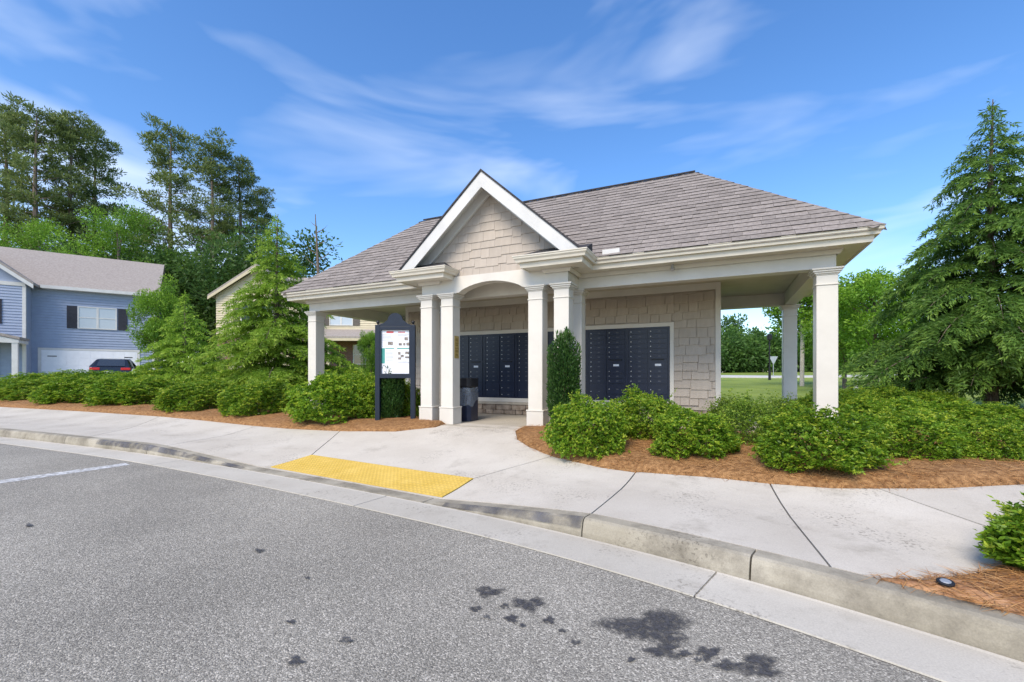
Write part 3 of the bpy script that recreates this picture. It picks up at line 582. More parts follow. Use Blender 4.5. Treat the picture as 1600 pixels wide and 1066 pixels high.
# hip and ridge caps
def capm(dr):
    m=MB().add([(-.14,0,-dr+.002),(0,0,.004),(.14,0,-dr+.002),(-.14,.30,-dr-.005),(0,.30,-.003),(.14,.30,-dr-.005)],[(0,1,4,3),(1,2,5,4),(0,2,1)]).mesh('hip_cap'); m.materials.append(MATS['shingle']); return m
hc,rc=capm(.072),capm(.12)
for (a,bb) in (((ex,ey0,ez),(rx,yc,Z_RG)),((-ex,ey0,ez),(-rx,yc,Z_RG)),((ex,ey1,ez),(rx,yc,Z_RG)),((-ex,ey1,ez),(-rx,yc,Z_RG)),((rx,yc,Z_RG),(-rx,yc,Z_RG))):
    a,bb=Vector(a),Vector(bb); dv=bb-a; L0=dv.length; q=dv.to_track_quat('Y','Z').to_euler(); k=0
    while k*.2<L0-.1:
        p=a+dv*(k*.2/L0); inst('hip_cap',rc if abs(dv.z)<.01 else hc,deck,(p.x,p.y,p.z+.022),q,(1,min(1,(L0-k*.2)/.3),1)); k+=1
MB().tube([(-rx,yc-.02,Z_RG+.035),(rx,yc-.02,Z_RG+.035)],.018,6).build('ridge_vent','roof_dark',deck)
for sx in (-1,1):   # valley flashing
    p0=Vector((sx*(GW+.0),ey0+(GZ0-ez)/SLP,GZ0+.03)); p1=Vector((0,gyb,GA+.03)); MB().tube([p0,p1],.022,5).build('valley_flashing','roof_dark',deck)
b=MB(); b.box(PX+.50,PX+.78,-.385,-.36,Z_GT-.02,Z_GT+.11); b.build('gutter_splash_guard','trim_white',pav)
b=MB(); b.tube([(3.05,-.10,Z_SO),(3.05,-.10,Z_SO-.05)],.02,8); b.tube([(3.05,-.10,Z_SO-.05),(3.05,-.13,Z_SO-.10)],.03,8); b.build('soffit_spotlight','galv',pav)
# middle wall
V0=1.81; WX=C0-1.24; WZ0=rel(-.62); WT=Z_SO+.03
mw=MB().box(-WX,WX,V0,V0+.62,ZB,WT).build('mail_wall','shake',pav)
for sx in (-1,1):
    x0,x1=sorted((sx*(WX+.004),sx*(WX-.09))); MB().box(x0,x1,V0-.022,V0+.07,WZ0,WT-.001).build('corner_trim','trim',mw)
MB().box(-WX+.091,WX-.091,V0-.018,V0-.001,rel(1.66),WT-.001).build('wall_frieze','trim',mw)
UN=.845; MX1=C0-2.16; NU=6; MX0=MX1-NU*UN; MZ0,MZ1=rel(-.53),rel(.985)
b=MB(); 
for (xa,xb,za,zb) in ((MX0-.075,MX1+.075,MZ1,MZ1+.08),(MX0-.075,MX1+.075,MZ0-.09,MZ0),(MX0-.075,MX0,MZ0,MZ1),(MX1,MX1+.075,MZ0,MZ1)): b.box(xa,xb,V0-.03,V0-.002,za,zb)
b.build('mailbox_surround','trim',mw)
MB().box(-WX-.06,WX+.06,V0-.10,V0+.64,WZ0-.06,WZ0-.001).build('stone_ledge','ledge',mw,bevel=.006)
b=MB().box(-WX-.01,WX+.01,V0-.03,V0+.63,ZB,WZ0-.061).build('stone_base','joint',mw)
z=ZB+.005
for hgt in (.10,.12):
    x=-WX-.03
    while x<WX+.02:
        w=random.uniform(.14,.40); w=min(w,WX+.03-x); 
        if w>.04: MB().box(x+.006,x+w-.006,V0-.075-random.uniform(0,.02),V0-.031,z+.004,min(z+hgt,WZ0-.063)).build('stone','stone',b,bevel=.012)
        x+=w
    z+=hgt
def blocked(x,z,xa,xb): return not(MX0-.09<(xa+xb)/2<MX1+.09 and MZ0-.1<z<MZ1+.06)
for xr in ((-WX+.092,MX0-.078),(MX1+.078,WX-.092)): shakes(mw,xr[0],xr[1],WZ0+.03,rel(1.66),V0-.001,lambda *a:True,.17,SHW)
shakes(mw,MX0-.078,MX1+.078,MZ1+.11,rel(1.66),V0-.001,lambda *a:True,.17,SHW)
# mailbox units
def door_mesh(w,h):
    b=MB(); b.box(0,w,-.014,0,0,h); b.lathe([(.010,0),(.010,.006),(.006,.008)],8,(0,0),1)
    k=len(b.v)-24
    for i in range(k,len(b.v)): x,y,zz=b.v[i]; b.v[i]=(x+.045,-.014-zz,y+h*.5)
    b.box(w*.52,w*.52+.05,-.0165,-.0142,h*.5-.010,h*.5+.010,2)
    me=b.mesh('door'); 
    for m in ('navy_metal','lock_metal','door_number'): me.materials.append(MATS[m])
    return me
cw=(UN-.085)/2; RH=(MZ1-MZ0-.07)/14.2
small=door_mesh(cw-.012,RH-.008); large=door_mesh(cw-.012,RH*3.05-.01); locker=door_mesh(cw-.012,RH*2.0-.01)
ord_=['sixth','fifth','fourth','third','second','first']
where={0:'behind the trash bin at the far left',1:'seen through the arch, left of its middle',2:'seen through the arch, right of its middle',3:'hidden mostly by the paired pillars',4:'left one of the pair right of the pillars',5:'right end of the bank next to bare shakes'}
def make_unit():
    t=empty('mailbox_unit',(0,0,0)); fr=MB(); fr.box(.002,UN-.002,.0,.05,0,MZ1-MZ0-.002); fr.box(.002,.03,-.02,0,0,MZ1-MZ0-.002); fr.box(UN-.03,UN-.002,-.02,0,0,MZ1-MZ0-.002); fr.box(.03,UN-.03,-.02,0,MZ1-MZ0-.035,MZ1-MZ0-.002); fr.box(.03,UN-.03,-.02,0,0,.03)
    fr.build('housing','navy_metal',t); H=MZ1-MZ0-.037; xs=(.036,.036+cw+.012)
    for k in range(11): inst('door',small,t,(xs[0],-.004,H-(k+1)*RH+.004))
    inst('parcel_door',large,t,(xs[0],-.004,.034))
    for k in range(11):
        if k in (6,7): continue
        inst('door',small,t,(xs[1],-.004,H-(k+1)*RH+.004))
    z=H-8*RH; b=MB(); b.box(xs[1],xs[1]+cw-.012,-.018,-.004,z+.004,z+2*RH-.03); b.build('outgoing_mail_door','navy_metal',t)
    b=MB(); b.box(xs[1]+.06,xs[1]+cw-.08,-.032,-.004,z+2*RH-.026,z+2*RH-.008); b.build('mail_slot_hood','black_metal',t)
    b=MB(); b.box(xs[1]+.13,xs[1]+.25,-.0215,-.0185,z+RH*.55,z+RH*.98); b.build('label_plate','label_white',t)
    inst('parcel_door',locker,t,(xs[1],-.004,.034+RH*1.05)); inst('door',small,t,(xs[1],-.004,.034))
    return t
proto=None
rotm=Matrix.Rotation(-TH,4,'Z')
for i in range(NU):
    if proto is None: proto=make_unit(); u=proto
    else: u=copy_tree(proto)
    p=pav.location+rotm@Vector((MX0+i*UN,V0-.012,MZ0+.001)); u.location=p; u.rotation_euler=(0,0,-TH)
    tag(u,'navy metal mailbox unit, '+where[i],'mailbox unit','mailbox units along the pavilion wall')
# gold plaque on pillar
b=MB(); b.box(0,.004,-.075,.075,-.21,.21); pl=b.build('plaque','gold'); tag(pl,'gold notice plaque on the inner left portico pillar','plaque')
pl.location=pav.location+rotm@Vector((-IC+W/2+.001,-PV+W*.52,rel(.53))); pl.rotation_euler=(0,0,-TH)
for z0,z1,hw in ((.11,.17,.035),(.065,.085,.05),(.02,.05,.045),(-.03,-.01,.055),(-.10,-.05,.05),(-.16,-.13,.045)): MB().box(.004,.0055,-hw,hw,z0,z1).build('engraving','engraved',pl)
# ---------------------------------------------------------------- notice board, bin, light
nb=empty('notice_board',(-2.31,8.75,S(-2.31,8.75)),0,'navy notice board on two posts with pinned papers, left of the entrance','notice board')
zb=nb.location.z; Zp=lambda py:CAMZ+(YH-py)/F*8.75-zb; Xp=lambda px:(px-800)/F*8.75+2.31
for px in (590.5,645.5):
    x=Xp(px); b=MB(); b.box(x-.045,x+.045,-.045,.045,-.1,Zp(508)); p=b.build('post','navy_board',nb,bevel=.005)
    MB().lathe([(.02,Zp(508)),(.012,Zp(506.5)),(.028,Zp(505)),(.034,Zp(503.5)),(.028,Zp(502)),(.005,Zp(501))],10,(x,0)).build('finial','black_metal',p)
x0,x1=Xp(593.5),Xp(642.5)
b=MB(); b.box(x0,x1,-.04,.04,Zp(591),Zp(584)); b.box(x0,x1,-.04,.04,Zp(516),Zp(510.5)); b.box(x0,x0+.035,-.04,.04,Zp(584),Zp(516)); b.box(x1-.035,x1,-.04,.04,Zp(584),Zp(516)); b.build('frame','navy_board',nb,bevel=.004)
b=MB(); hp=[(x0,Zp(510.4)),(x1,Zp(510.4)),(x1,Zp(508)),(Xp(636),Zp(505)),(Xp(629.5),Zp(500))]+[(Xp(618+11.5*math.cos(t)),Zp(500-10.5*math.sin(t))) for t in np.linspace(.1,math.pi-.1,12)]+[(Xp(606.5),Zp(500)),(Xp(600),Zp(505)),(x0,Zp(508))]
b.prism(hp,'y',-.03,.03); b.build('arched_header','navy_board',nb)
back=MB().box(x0+.03,x1-.03,.0,.03,Zp(584.5),Zp(515.5)).build('panel','paper_white',nb)
def sheet(px0,px1,py0,py1,m,k=0): MB().box(Xp(px0),Xp(px1),-.003-.0012*k,-.0006-.0012*k,Zp(py1),Zp(py0)).build('paper',m,back)
for px0,px1,py0,py1 in ((595.5,617,517.5,541.5),(620,641.5,518,541.5),(595.5,617,543.5,568.5),(620,641.5,543.5,568.5)): sheet(px0,px1,py0,py1,'label_white')
sheet(604,615,517.6,520.8,'paper_red',1); sheet(622,633,518.4,520,'paper_red',1)
sheet(595.8,601.5,544.2,568,'paper_teal',1); sheet(602,616,543.8,545.2,'paper_teal',1); sheet(620.5,641,543.8,545.4,'paper_teal',1)
for r_ in ((606,614,534,539.5),(632,637.5,527,532),(623,628,536,540),(630,633.5,536,540),(635,639.5,535.5,540),(622,626,550,554.5),(633,639,549.5,553.5),(626,631,554.5,558.5),(622,627,558.5,562),(633,639.5,557,560)): sheet(*r_,'paper_photo',1)
for px0,px1,y0,k in ((597,615,523,5),(622,640,522,2),(603,615,548,8),(622,640,564,2)):
    for j in range(k): sheet(px0,px1-random.uniform(0,5),y0+j*2.1,y0+j*2.1+.7,'paper_ink',1)
bp=Vector((-.93,9.0,ZB)); tb=empty('trash_bin',bp,-TH,'dark navy trash bin with clear liner bag behind the left pillar','trash bin')
b=MB(); b.prism([(-.2,-.14),(-.15,-.21),(.15,-.21),(.2,-.14),(.2,.14),(.15,.21),(-.15,.21),(-.2,.14)],'z',.0,.58); b.build('bin_body','navy_metal',tb,bevel=.012)
b=MB(); b.prism([(-.205,-.145),(-.155,-.215),(.155,-.215),(.205,-.145),(.205,.145),(.155,.215),(-.155,.215),(-.205,.145)],'z',.68,.86); b.build('bin_hood','black_metal',tb,bevel=.02)
for sx in (-1,1): MB().box(sx*.16-.015,sx*.16+.015,-.1,.1,.58,.68).build('hood_bracket','black_metal',tb)
b=MB(); seg=26; vs=[]
for k,(r,z) in enumerate(((.93,.66),(1.07,.665),(1.09,.58),(1.08,.50),(1.10,.43))):
    for j in range(seg):
        t=2*math.pi*j/seg; s_c=abs(math.cos(t))**.6*math.copysign(1,math.cos(t)); s_s=abs(math.sin(t))**.6*math.copysign(1,math.sin(t)); zz=z-(random.uniform(0,.05)+(.09 if math.cos(t-5.2)>.6 else 0) if k==4 else random.uniform(-.006,.006))
        vs.append((s_c*.20*r*random.uniform(.985,1.02),s_s*.21*r*random.uniform(.985,1.02),zz))
b.add(vs,[(i*seg+j,i*seg+(j+1)%seg,(i+1)*seg+(j+1)%seg,(i+1)*seg+j) for i in range(4) for j in range(seg)]); b.build('liner_bag','bag',tb)
lp=at(1477,921); sl=empty('solar_light',lp,0,'small black solar ground light in the corner clay bed','ground light')
MB().lathe([(.026,-.05),(.026,.03),(.028,.034)],14).build('stake_body','black_metal',sl)
o=MB().lathe([(.034,.034),(.038,.038),(.038,.046),(.033,.049)],16).build('rim','black_metal',sl); MB().lathe([(.024,.049),(.020,.0515)],14).build('lens','galv',o)
sl.rotation_euler=(R(8),R(-6),0)
# ---------------------------------------------------------------- plants
def shrub_mesh(name,mat,nt=620,seed=1,flat=.8,loose=0,leaf=.050,lump=.17,per=9):
    """unit-radius mound: rosettes of leaves on twig tips over a lumpy dome, darker leaves inside"""
    r=np.random.default_rng(seed); d=unit(r.normal(size=(nt*2,3))); d=d[d[:,2]>-.55][:nt]; n=len(d)
    ph=r.uniform(0,6,6); lum=1+lump*(np.sin(4*d[:,0]+ph[0])*np.cos(3.5*d[:,1]+ph[1])+.7*np.sin(7*d[:,1]+5*d[:,2]+ph[2])+.5*np.sin(9*d[:,0]-6*d[:,2]+ph[3]))
    rad=lum*(1-r.random(n)**2*.16)+r.random(n)**5*(.16+loose)
    tip=d*rad[:,None]; tip[:,2]=np.where(tip[:,2]<0,tip[:,2]*.75,tip[:,2])
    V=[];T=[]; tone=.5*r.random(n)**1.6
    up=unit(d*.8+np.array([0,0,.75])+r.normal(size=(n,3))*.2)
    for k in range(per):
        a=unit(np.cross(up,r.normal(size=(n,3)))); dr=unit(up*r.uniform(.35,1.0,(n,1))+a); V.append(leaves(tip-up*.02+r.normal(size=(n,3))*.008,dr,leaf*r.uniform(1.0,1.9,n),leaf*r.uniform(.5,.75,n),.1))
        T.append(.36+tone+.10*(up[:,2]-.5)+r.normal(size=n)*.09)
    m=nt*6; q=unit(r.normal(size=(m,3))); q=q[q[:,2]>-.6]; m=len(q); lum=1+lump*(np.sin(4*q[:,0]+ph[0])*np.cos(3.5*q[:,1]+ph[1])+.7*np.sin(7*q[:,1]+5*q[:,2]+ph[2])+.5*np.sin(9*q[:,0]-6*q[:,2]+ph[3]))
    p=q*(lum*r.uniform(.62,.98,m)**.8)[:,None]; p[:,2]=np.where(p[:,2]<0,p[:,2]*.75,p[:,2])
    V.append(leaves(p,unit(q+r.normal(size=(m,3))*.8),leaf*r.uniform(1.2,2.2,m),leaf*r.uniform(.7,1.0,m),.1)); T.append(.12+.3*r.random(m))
    for k in range(70):      # stray shoots standing out of the mound
        i=r.integers(0,n); ln=r.uniform(.12,.30); m=14; u=np.linspace(0,1,m)[:,None]; ax_=unit(d[i]+np.array([0,0,.9])+r.normal(size=3)*.3)
        V.append(leaves(tip[i]+ax_*ln*u,unit(ax_*.6+r.normal(size=(m,3))),leaf*r.uniform(.9,1.7,m),leaf*.6,.1)); T.append(.5+.4*r.random(m))
    V=np.concatenate(V); T=np.concatenate(T); V[:,:,2]=V[:,:,2]*flat+.52*flat
    return quads_mesh(name,V,T,mat)
def stems_mesh(seed,n=9):
    r=random.Random(seed); b=MB()
    for k in range(n):
        a=r.uniform(0,6.28); rr=r.uniform(.3,.75); h=r.uniform(.5,.9)
        b.tube([(.08*math.cos(a),.08*math.sin(a),-.05),(.4*rr*math.cos(a),.4*rr*math.sin(a),.3*h),(rr*math.cos(a+.3),rr*math.sin(a+.3),h)],[.022,.016,.006],5)
    me=b.mesh('stem'); me.materials.append(MATS['twig']); return me
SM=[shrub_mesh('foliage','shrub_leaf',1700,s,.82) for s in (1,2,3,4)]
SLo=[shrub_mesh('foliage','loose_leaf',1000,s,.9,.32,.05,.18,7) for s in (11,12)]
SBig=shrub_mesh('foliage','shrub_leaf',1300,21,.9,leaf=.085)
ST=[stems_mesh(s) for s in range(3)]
GL='shrubs in the bed left of the pavilion'; GR='shrubs in the bed right of the entrance'
def shrub(px,py,wpx,toppx,label,group,kind=0,bury=0):
    """px,py: where its foot meets the bed in the photograph; wpx: width there; toppx: row of its top"""
    p=at(px,py+(3 if group==GL else 0),.03); sc=p.y/F; r_=wpx*sc/2*(.98 if group==GL else .88); h=(py-toppx)*sc*(.66 if group==GL and px<420 else .74)
    t=empty('shrub',(p.x,p.y+r_*.8,S(p.x,p.y+r_*.8)+.0),random.uniform(0,6.28),label,'shrub',group)
    me=(SM if kind==0 else SLo)[random.randrange(4 if kind==0 else 2)]
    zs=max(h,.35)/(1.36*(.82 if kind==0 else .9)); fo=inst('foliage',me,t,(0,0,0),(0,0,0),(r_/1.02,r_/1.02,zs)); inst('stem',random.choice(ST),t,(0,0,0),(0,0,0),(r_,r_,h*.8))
    return t

for a in [(22,624,100,578,'low shrub at the left picture edge'),(88,630,110,573,'second shrub from the left edge along the pavement'),(178,633,125,571,'wide low shrub in front of the garage door, pavement row'),
  (283,642,112,576,'shrub below the small yellow-green cypress, pavement row'),(382,650,112,577,'bright green shrub under the light cedar, pavement row'),(500,664,136,573,'big dark green shrub nearest the pavement, left of the notice board'),
  (583,652,95,570,'dark shrub directly behind the notice board left post'),(630,650,50,585,'small dark shrub between the notice board and the pillars')]: shrub(*a,GL)
for i,(px,py,w,tp) in enumerate([(20,612,110,572),(110,613,120,568),(205,616,120,570),(300,622,110,572),(395,626,110,572),(470,626,110,570),(345,612,90,566),(250,606,90,566),(440,612,100,570),(540,632,90,572)]):
    shrub(px,py,w,tp,['far left edge shrub of the second row','second-row shrub in front of the blue house porch post','second-row shrub below the parked car','second-row shrub right of the parked car','second-row shrub at the foot of the light cedar','second-row shrub just left of the left corner pillar','third-row shrub below the beige garage door','third-row shrub left of the small cypress','third-row shrub right of the cedar trunk','second-row shrub between corner pillar and notice board'][i],GL)
for a in [(925,719,132,614,'round shrub nearest the entrance, right of the walk'),(1018,690,118,600,'shrub in front of the right mailboxes, behind the front row'),(1100,721,148,632,'low wide shrub below the wall corner trim'),
  (1318,747,196,630,'largest wide shrub in front of the right corner pillar'),(1480,724,160,630,'wide shrub below the big dark cedar'),(1590,724,110,640,'shrub at the right picture edge behind the pavement')]: shrub(*a,GR)
for a in [(1190,700,118,612,'loose yellowish shrub left of the right corner pillar'),(1150,672,70,612,'loose shrub against the wall corner'),(1235,676,70,612,'loose tall shrub before the back pillar')]: shrub(*a,GR,1)
for i,(px,py,w,tp) in enumerate([(1370,680,120,612),(1440,672,120,612),(1520,672,120,622),(1590,672,110,628),(1340,655,100,600),(1410,650,110,598),(1480,648,100,606),(1280,668,70,606)]):
    shrub(px,py,w,tp,['second-row shrub just right of the corner pillar','second-row shrub left of the cedar trunk','second-row shrub in front of the cedar trunk','second-row shrub at the right edge','back-row shrub by the white post','back-row shrub under the cedar left tips','back-row shrub under the cedar','small shrub at the foot of the right corner pillar'][i],GR)
t=empty('shrub',(3.27,2.50,S(3.27,2.50)),1.0,'close-up glossy shrub cut by the right picture edge','shrub'); inst('foliage',SBig,t,(0,0,0),(0,0,0),(.36,.36,.28)); inst('stem',ST[0],t,(0,0,0),(0,0,0),(.3,.3,.28))
# upright hollies
def columnar(px,py,wpx,toppx,label,seed,Y=None):
    r=np.random.default_rng(seed); p=at(px,py); y=Y or p.y; sc=y/F; rad=wpx*sc/2; z0=S((px-800)*sc,y); h=CAMZ+(YH-toppx)*sc-z0
    n=11000; zz=r.random(n); a=r.uniform(0,6.28,n); tops=1+.10*np.sin(2*a+1)+.07*np.sin(3*a); prof=np.minimum(1,.72+zz*1.1)*np.clip((1.0-zz)*7,.25,1)
    q=r.random(n)**.4; P=np.stack([np.cos(a)*rad*prof*q,np.sin(a)*rad*prof*q,.05+zz*h*tops*.95],1); D=np.stack([np.cos(a)*.6,np.sin(a)*.6,np.full(n,1.1)],1)+r.normal(size=(n,3))*.35
    V=leaves(P,D,r.uniform(.035,.065,n),r.uniform(.016,.026,n),.1); k=260; a2=r.uniform(0,6.28,k); P2=np.stack([np.cos(a2)*rad*.6*r.random(k),np.sin(a2)*rad*.6*r.random(k),h*r.uniform(.93,1.08,k)],1)
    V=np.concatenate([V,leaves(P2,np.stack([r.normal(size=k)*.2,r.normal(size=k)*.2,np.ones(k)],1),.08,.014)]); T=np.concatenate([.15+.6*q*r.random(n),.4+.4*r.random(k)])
    t=empty('upright_holly',((px-800)*sc,y,z0),0,label,'shrub'); o=bpy.data.objects.new('foliage',quads_mesh('foliage',V,T,'holly_leaf')); col.objects.link(o); o.parent=t
    MB().tube([(0,0,-.05),(0,0,h*.8)],[.03,.01],6).build('stem','twig',t)
columnar(881,655,50,533,'tall narrow upright holly in front of the right pillars',5,7.15)
columnar(611,660,40,560,'thin upright holly between the notice board posts',6,9.0)
# conifers
def cedar(name,loc,H,Rb,mat,label,seed,droop=.35,nb=90,dens=1.0,cat='tree',ns=.05,base=.06,lead=.12):
    r=random.Random(seed); rr=np.random.default_rng(seed); t=empty(name,loc,0,label,cat)
    tr=MB(); tr.tube([(0,0,-.1),(.02,.01,H*.3),(0,.03,H*.6),(.02,0,H*.86),(.05,0,H)],[H*.019,H*.014,H*.009,H*.004,H*.0012],9); P=[];D=[];Tn=[]
    for k in range(nb):
        f=(k+.5)/nb; z=H*(base+(1-base-.02)*f**1.0); ln=Rb*(1-f)**.92*r.choice((r.uniform(.5,.8),r.uniform(.8,1.12),r.uniform(.9,1.2)))+H*.012
        if f<.10: ln*=.75+2.5*f
        a=k*2.39996+r.uniform(-.35,.35); ca,sa=math.cos(a),math.sin(a); up=.30+.25*f; pts=[]
        for q in np.linspace(0,1,7): pts.append((ca*ln*q,sa*ln*q,z+ln*(up*q-(up+droop*.55)*q**2.1)))
        tr.tube(pts,[max(.005,ln*.009)*(1-.85*q) for q in np.linspace(0,1,7)],4)
        pts=np.array(pts); m=max(3,int(ln*9*dens))
        for j in range(m):
            q=.12+.88*(j+r.random())/m; i=min(int(q*6),5); w=q*6-i; p=pts[i]*(1-w)+pts[i+1]*w
            for side in (-1,1):
                sl=ln*(.30*(1-q)+.13)*r.uniform(.6,1.2); da=a+side*r.uniform(.7,1.2); dx,dy=math.cos(da),math.sin(da); cnt=max(4,int(sl*46*dens))
                u=np.linspace(.05,1,cnt); pp=np.stack([p[0]+dx*sl*u,p[1]+dy*sl*u,p[2]+sl*(.05*u-droop*1.15*u**2)],1)+rr.normal(size=(cnt,3))*.018
                dd=np.stack([np.full(cnt,dx),np.full(cnt,dy),-.25-droop*2*u],1)+rr.normal(size=(cnt,3))*.55
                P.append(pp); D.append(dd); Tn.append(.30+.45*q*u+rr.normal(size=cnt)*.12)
    z=np.linspace(H*.84,H*1.0,60); P.append(np.stack([rr.normal(size=60)*.02,rr.normal(size=60)*.02,z],1)); D.append(rr.normal(size=(60,3))+[0,0,.6]); Tn.append(np.full(60,.5))
    P=np.concatenate(P);D=np.concatenate(D);Tn=np.concatenate(Tn); n=len(P)
    V=leaves(P,D,rr.uniform(ns*1.3,ns*2.6,n),rr.uniform(ns*.35,ns*.6,n),.05)
    o=bpy.data.objects.new('crown',quads_mesh('crown',V,Tn,mat)); col.objects.link(o); o.parent=t; tr.build('trunk','bark',t); return t
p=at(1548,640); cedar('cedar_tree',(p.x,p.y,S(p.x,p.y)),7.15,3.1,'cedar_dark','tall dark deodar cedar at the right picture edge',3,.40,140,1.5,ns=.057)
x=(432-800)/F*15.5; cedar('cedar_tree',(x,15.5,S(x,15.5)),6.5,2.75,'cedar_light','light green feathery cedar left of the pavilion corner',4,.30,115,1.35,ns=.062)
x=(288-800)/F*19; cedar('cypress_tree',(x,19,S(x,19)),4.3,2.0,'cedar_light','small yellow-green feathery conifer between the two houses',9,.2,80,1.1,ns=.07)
# broadleaved trees
def tree_parts(seed,H,Rc,z0,mat,nl=9000,leaf=.13,squash=1.0,pine=False,bark='bark'):
    r=np.random.default_rng(seed); q=random.Random(seed); tr=MB(); cl=[]
    if pine:
        tr.tube([(0,0,-.3),(.2,0,H*.35),(-.1,.15,H*.7),(.1,0,H*.97)],[H*.0125,H*.010,H*.006,H*.002],8)
        nb=46
        for k in range(nb):
            f=(k+.5)/nb; z=z0+(H-z0)*f; ln=Rc*(1.05-.75*f)*q.uniform(.45,1.1)*(1 if f>.12 else .7); a=k*2.4+q.uniform(-.5,.5)
            e=(math.cos(a)*ln,math.sin(a)*ln,z+ln*q.uniform(.05,.45)); tr.tube([(0,0,z),(e[0]*.5,e[1]*.5,z+(e[2]-z)*.3),e],[.07*(1.2-f),.045*(1.2-f),.015],4)
            for s_ in range(q.randint(3,5)):
                w=q.uniform(.5,1.05); cl.append((e[0]*w+q.gauss(0,.45),e[1]*w+q.gauss(0,.45),z+(e[2]-z)*w+q.gauss(.1,.3),q.uniform(.32,.75)))
    else:
        tr.tube([(0,0,-.2),(.05,.03,z0),(0,.1,H*.55),(.05,0,H*.85)],[H*.02,H*.016,H*.009,H*.003],8)
        for k in range(46):
            d=unit(r.normal(size=3)); rad=q.uniform(.45,.95); zc=(z0+H)/2; hz=(H-z0)/2
            c=(d[0]*Rc*rad,d[1]*Rc*rad,zc+d[2]*hz*rad*squash); cl.append((*c,q.uniform(.22,.40)*Rc))
            if k<16: tr.tube([(0,0,max(z0*.8,min(c[2]-.5*Rc,H*.7))),(c[0]*.5,c[1]*.5,c[2]-.2*Rc),c],[H*.007,H*.004,H*.0015],4)
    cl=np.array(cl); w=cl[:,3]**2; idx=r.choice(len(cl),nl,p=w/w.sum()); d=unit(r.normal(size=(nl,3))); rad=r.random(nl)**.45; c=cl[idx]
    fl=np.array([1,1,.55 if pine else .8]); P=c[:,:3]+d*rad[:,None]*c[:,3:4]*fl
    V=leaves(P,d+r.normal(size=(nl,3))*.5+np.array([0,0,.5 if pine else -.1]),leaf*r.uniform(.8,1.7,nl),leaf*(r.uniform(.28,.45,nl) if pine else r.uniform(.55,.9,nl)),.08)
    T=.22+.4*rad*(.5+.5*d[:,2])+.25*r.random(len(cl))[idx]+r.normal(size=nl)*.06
    me=quads_mesh('crown',V,T,mat); tm=tr.mesh('trunk'); tm.materials.append(MATS[bark]); return me,tm
def tree(name,parts,x,y,sc,label,group=None,rz=0,z=None,sz=None):
    t=empty(name,(x,y,S(x,y) if z is None else z),rz,label,'tree',group); t.scale=(sc,sc,sz or sc); inst('crown',parts[0],t); inst('trunk',parts[1],t); return t
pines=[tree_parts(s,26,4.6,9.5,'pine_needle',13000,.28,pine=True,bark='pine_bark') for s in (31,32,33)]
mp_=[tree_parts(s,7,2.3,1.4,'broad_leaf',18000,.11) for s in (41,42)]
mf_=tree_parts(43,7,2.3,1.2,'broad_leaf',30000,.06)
def by_px(px,Y): return (px-800)/F*Y
GP='tall pines behind the houses'
for px,Y,top,k,lab in [(8,50,170,0,'tall pine cut by the left picture edge'),(58,47,160,1,'tall broad pine above the left end of the blue roof'),(112,50,178,2,'tall dense pine left of the gap in the pines'),(150,54,205,0,'pine just left of the gap, above the blue roof'),(268,50,190,1,'slender pine with bare lower limbs right of the gap'),(330,49,220,2,'dense pine behind the beige house corner'),(375,52,250,0,'shorter pine stepping down right of the group'),(402,56,292,1,'rightmost small pine of the group'),(215,60,330,2,'low pine deep in the gap')]:
    x=by_px(px,Y); g_=S(x,Y); h=CAMZ+(YH-top)*Y/F-g_; tree('pine_tree',pines[k],x,Y,1,lab,GP,random.uniform(0,6),sz=h/26.5).scale.x*=h/26.5*1.05
for o in [o for o in bpy.data.objects if o.name.startswith('pine_tree')]: o.scale.y=o.scale.x
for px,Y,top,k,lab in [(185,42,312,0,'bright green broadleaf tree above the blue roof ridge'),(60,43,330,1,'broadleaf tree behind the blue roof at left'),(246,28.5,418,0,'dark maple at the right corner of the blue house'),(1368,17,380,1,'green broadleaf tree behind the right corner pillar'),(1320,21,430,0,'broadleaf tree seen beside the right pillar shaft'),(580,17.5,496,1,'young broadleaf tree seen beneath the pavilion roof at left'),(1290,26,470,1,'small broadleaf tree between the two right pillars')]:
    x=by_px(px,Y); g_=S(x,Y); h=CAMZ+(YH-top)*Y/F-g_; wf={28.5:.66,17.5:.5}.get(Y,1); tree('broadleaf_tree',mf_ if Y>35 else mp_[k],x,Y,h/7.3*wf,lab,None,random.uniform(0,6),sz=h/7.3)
# dead tree
x=by_px(497,40); b=MB(); z0=S(x,40); H_=CAMZ+(YH-335)*40/F-z0; b.tube([(0,0,0),(.1,0,H_*.5),(-.1,0,H_*.8),(-.25,0,H_)],[.22,.16,.09,.03],7)
for zf,a,l in ((.70,.3,1.3),(.74,2.9,1.2),(.80,.5,1.0),(.84,2.6,.8),(.88,.2,.9),(.92,3.0,.6),(.77,4.2,1.),(.66,2.7,1.6)): b.tube([(-.1,0,H_*zf),(-.1+math.cos(a)*l*.6,math.sin(a)*l*.5,H_*zf+l*.35),(-.1+math.cos(a)*l,math.sin(a)*l*.8,H_*zf+l*.8)],[.05,.03,.012],4)
t=empty('dead_tree',(x,40,z0),0,'bare dead tree trunk against the sky left of the roof','tree'); b.build('trunk','bark',t)
t=tree('slender_tree',tree_parts(55,7,2.0,3.4,'broad_leaf',6000,.17,bark='pale_bark'),by_px(1253,24),24,.8,'slim pale-barked tree between the right pillars')
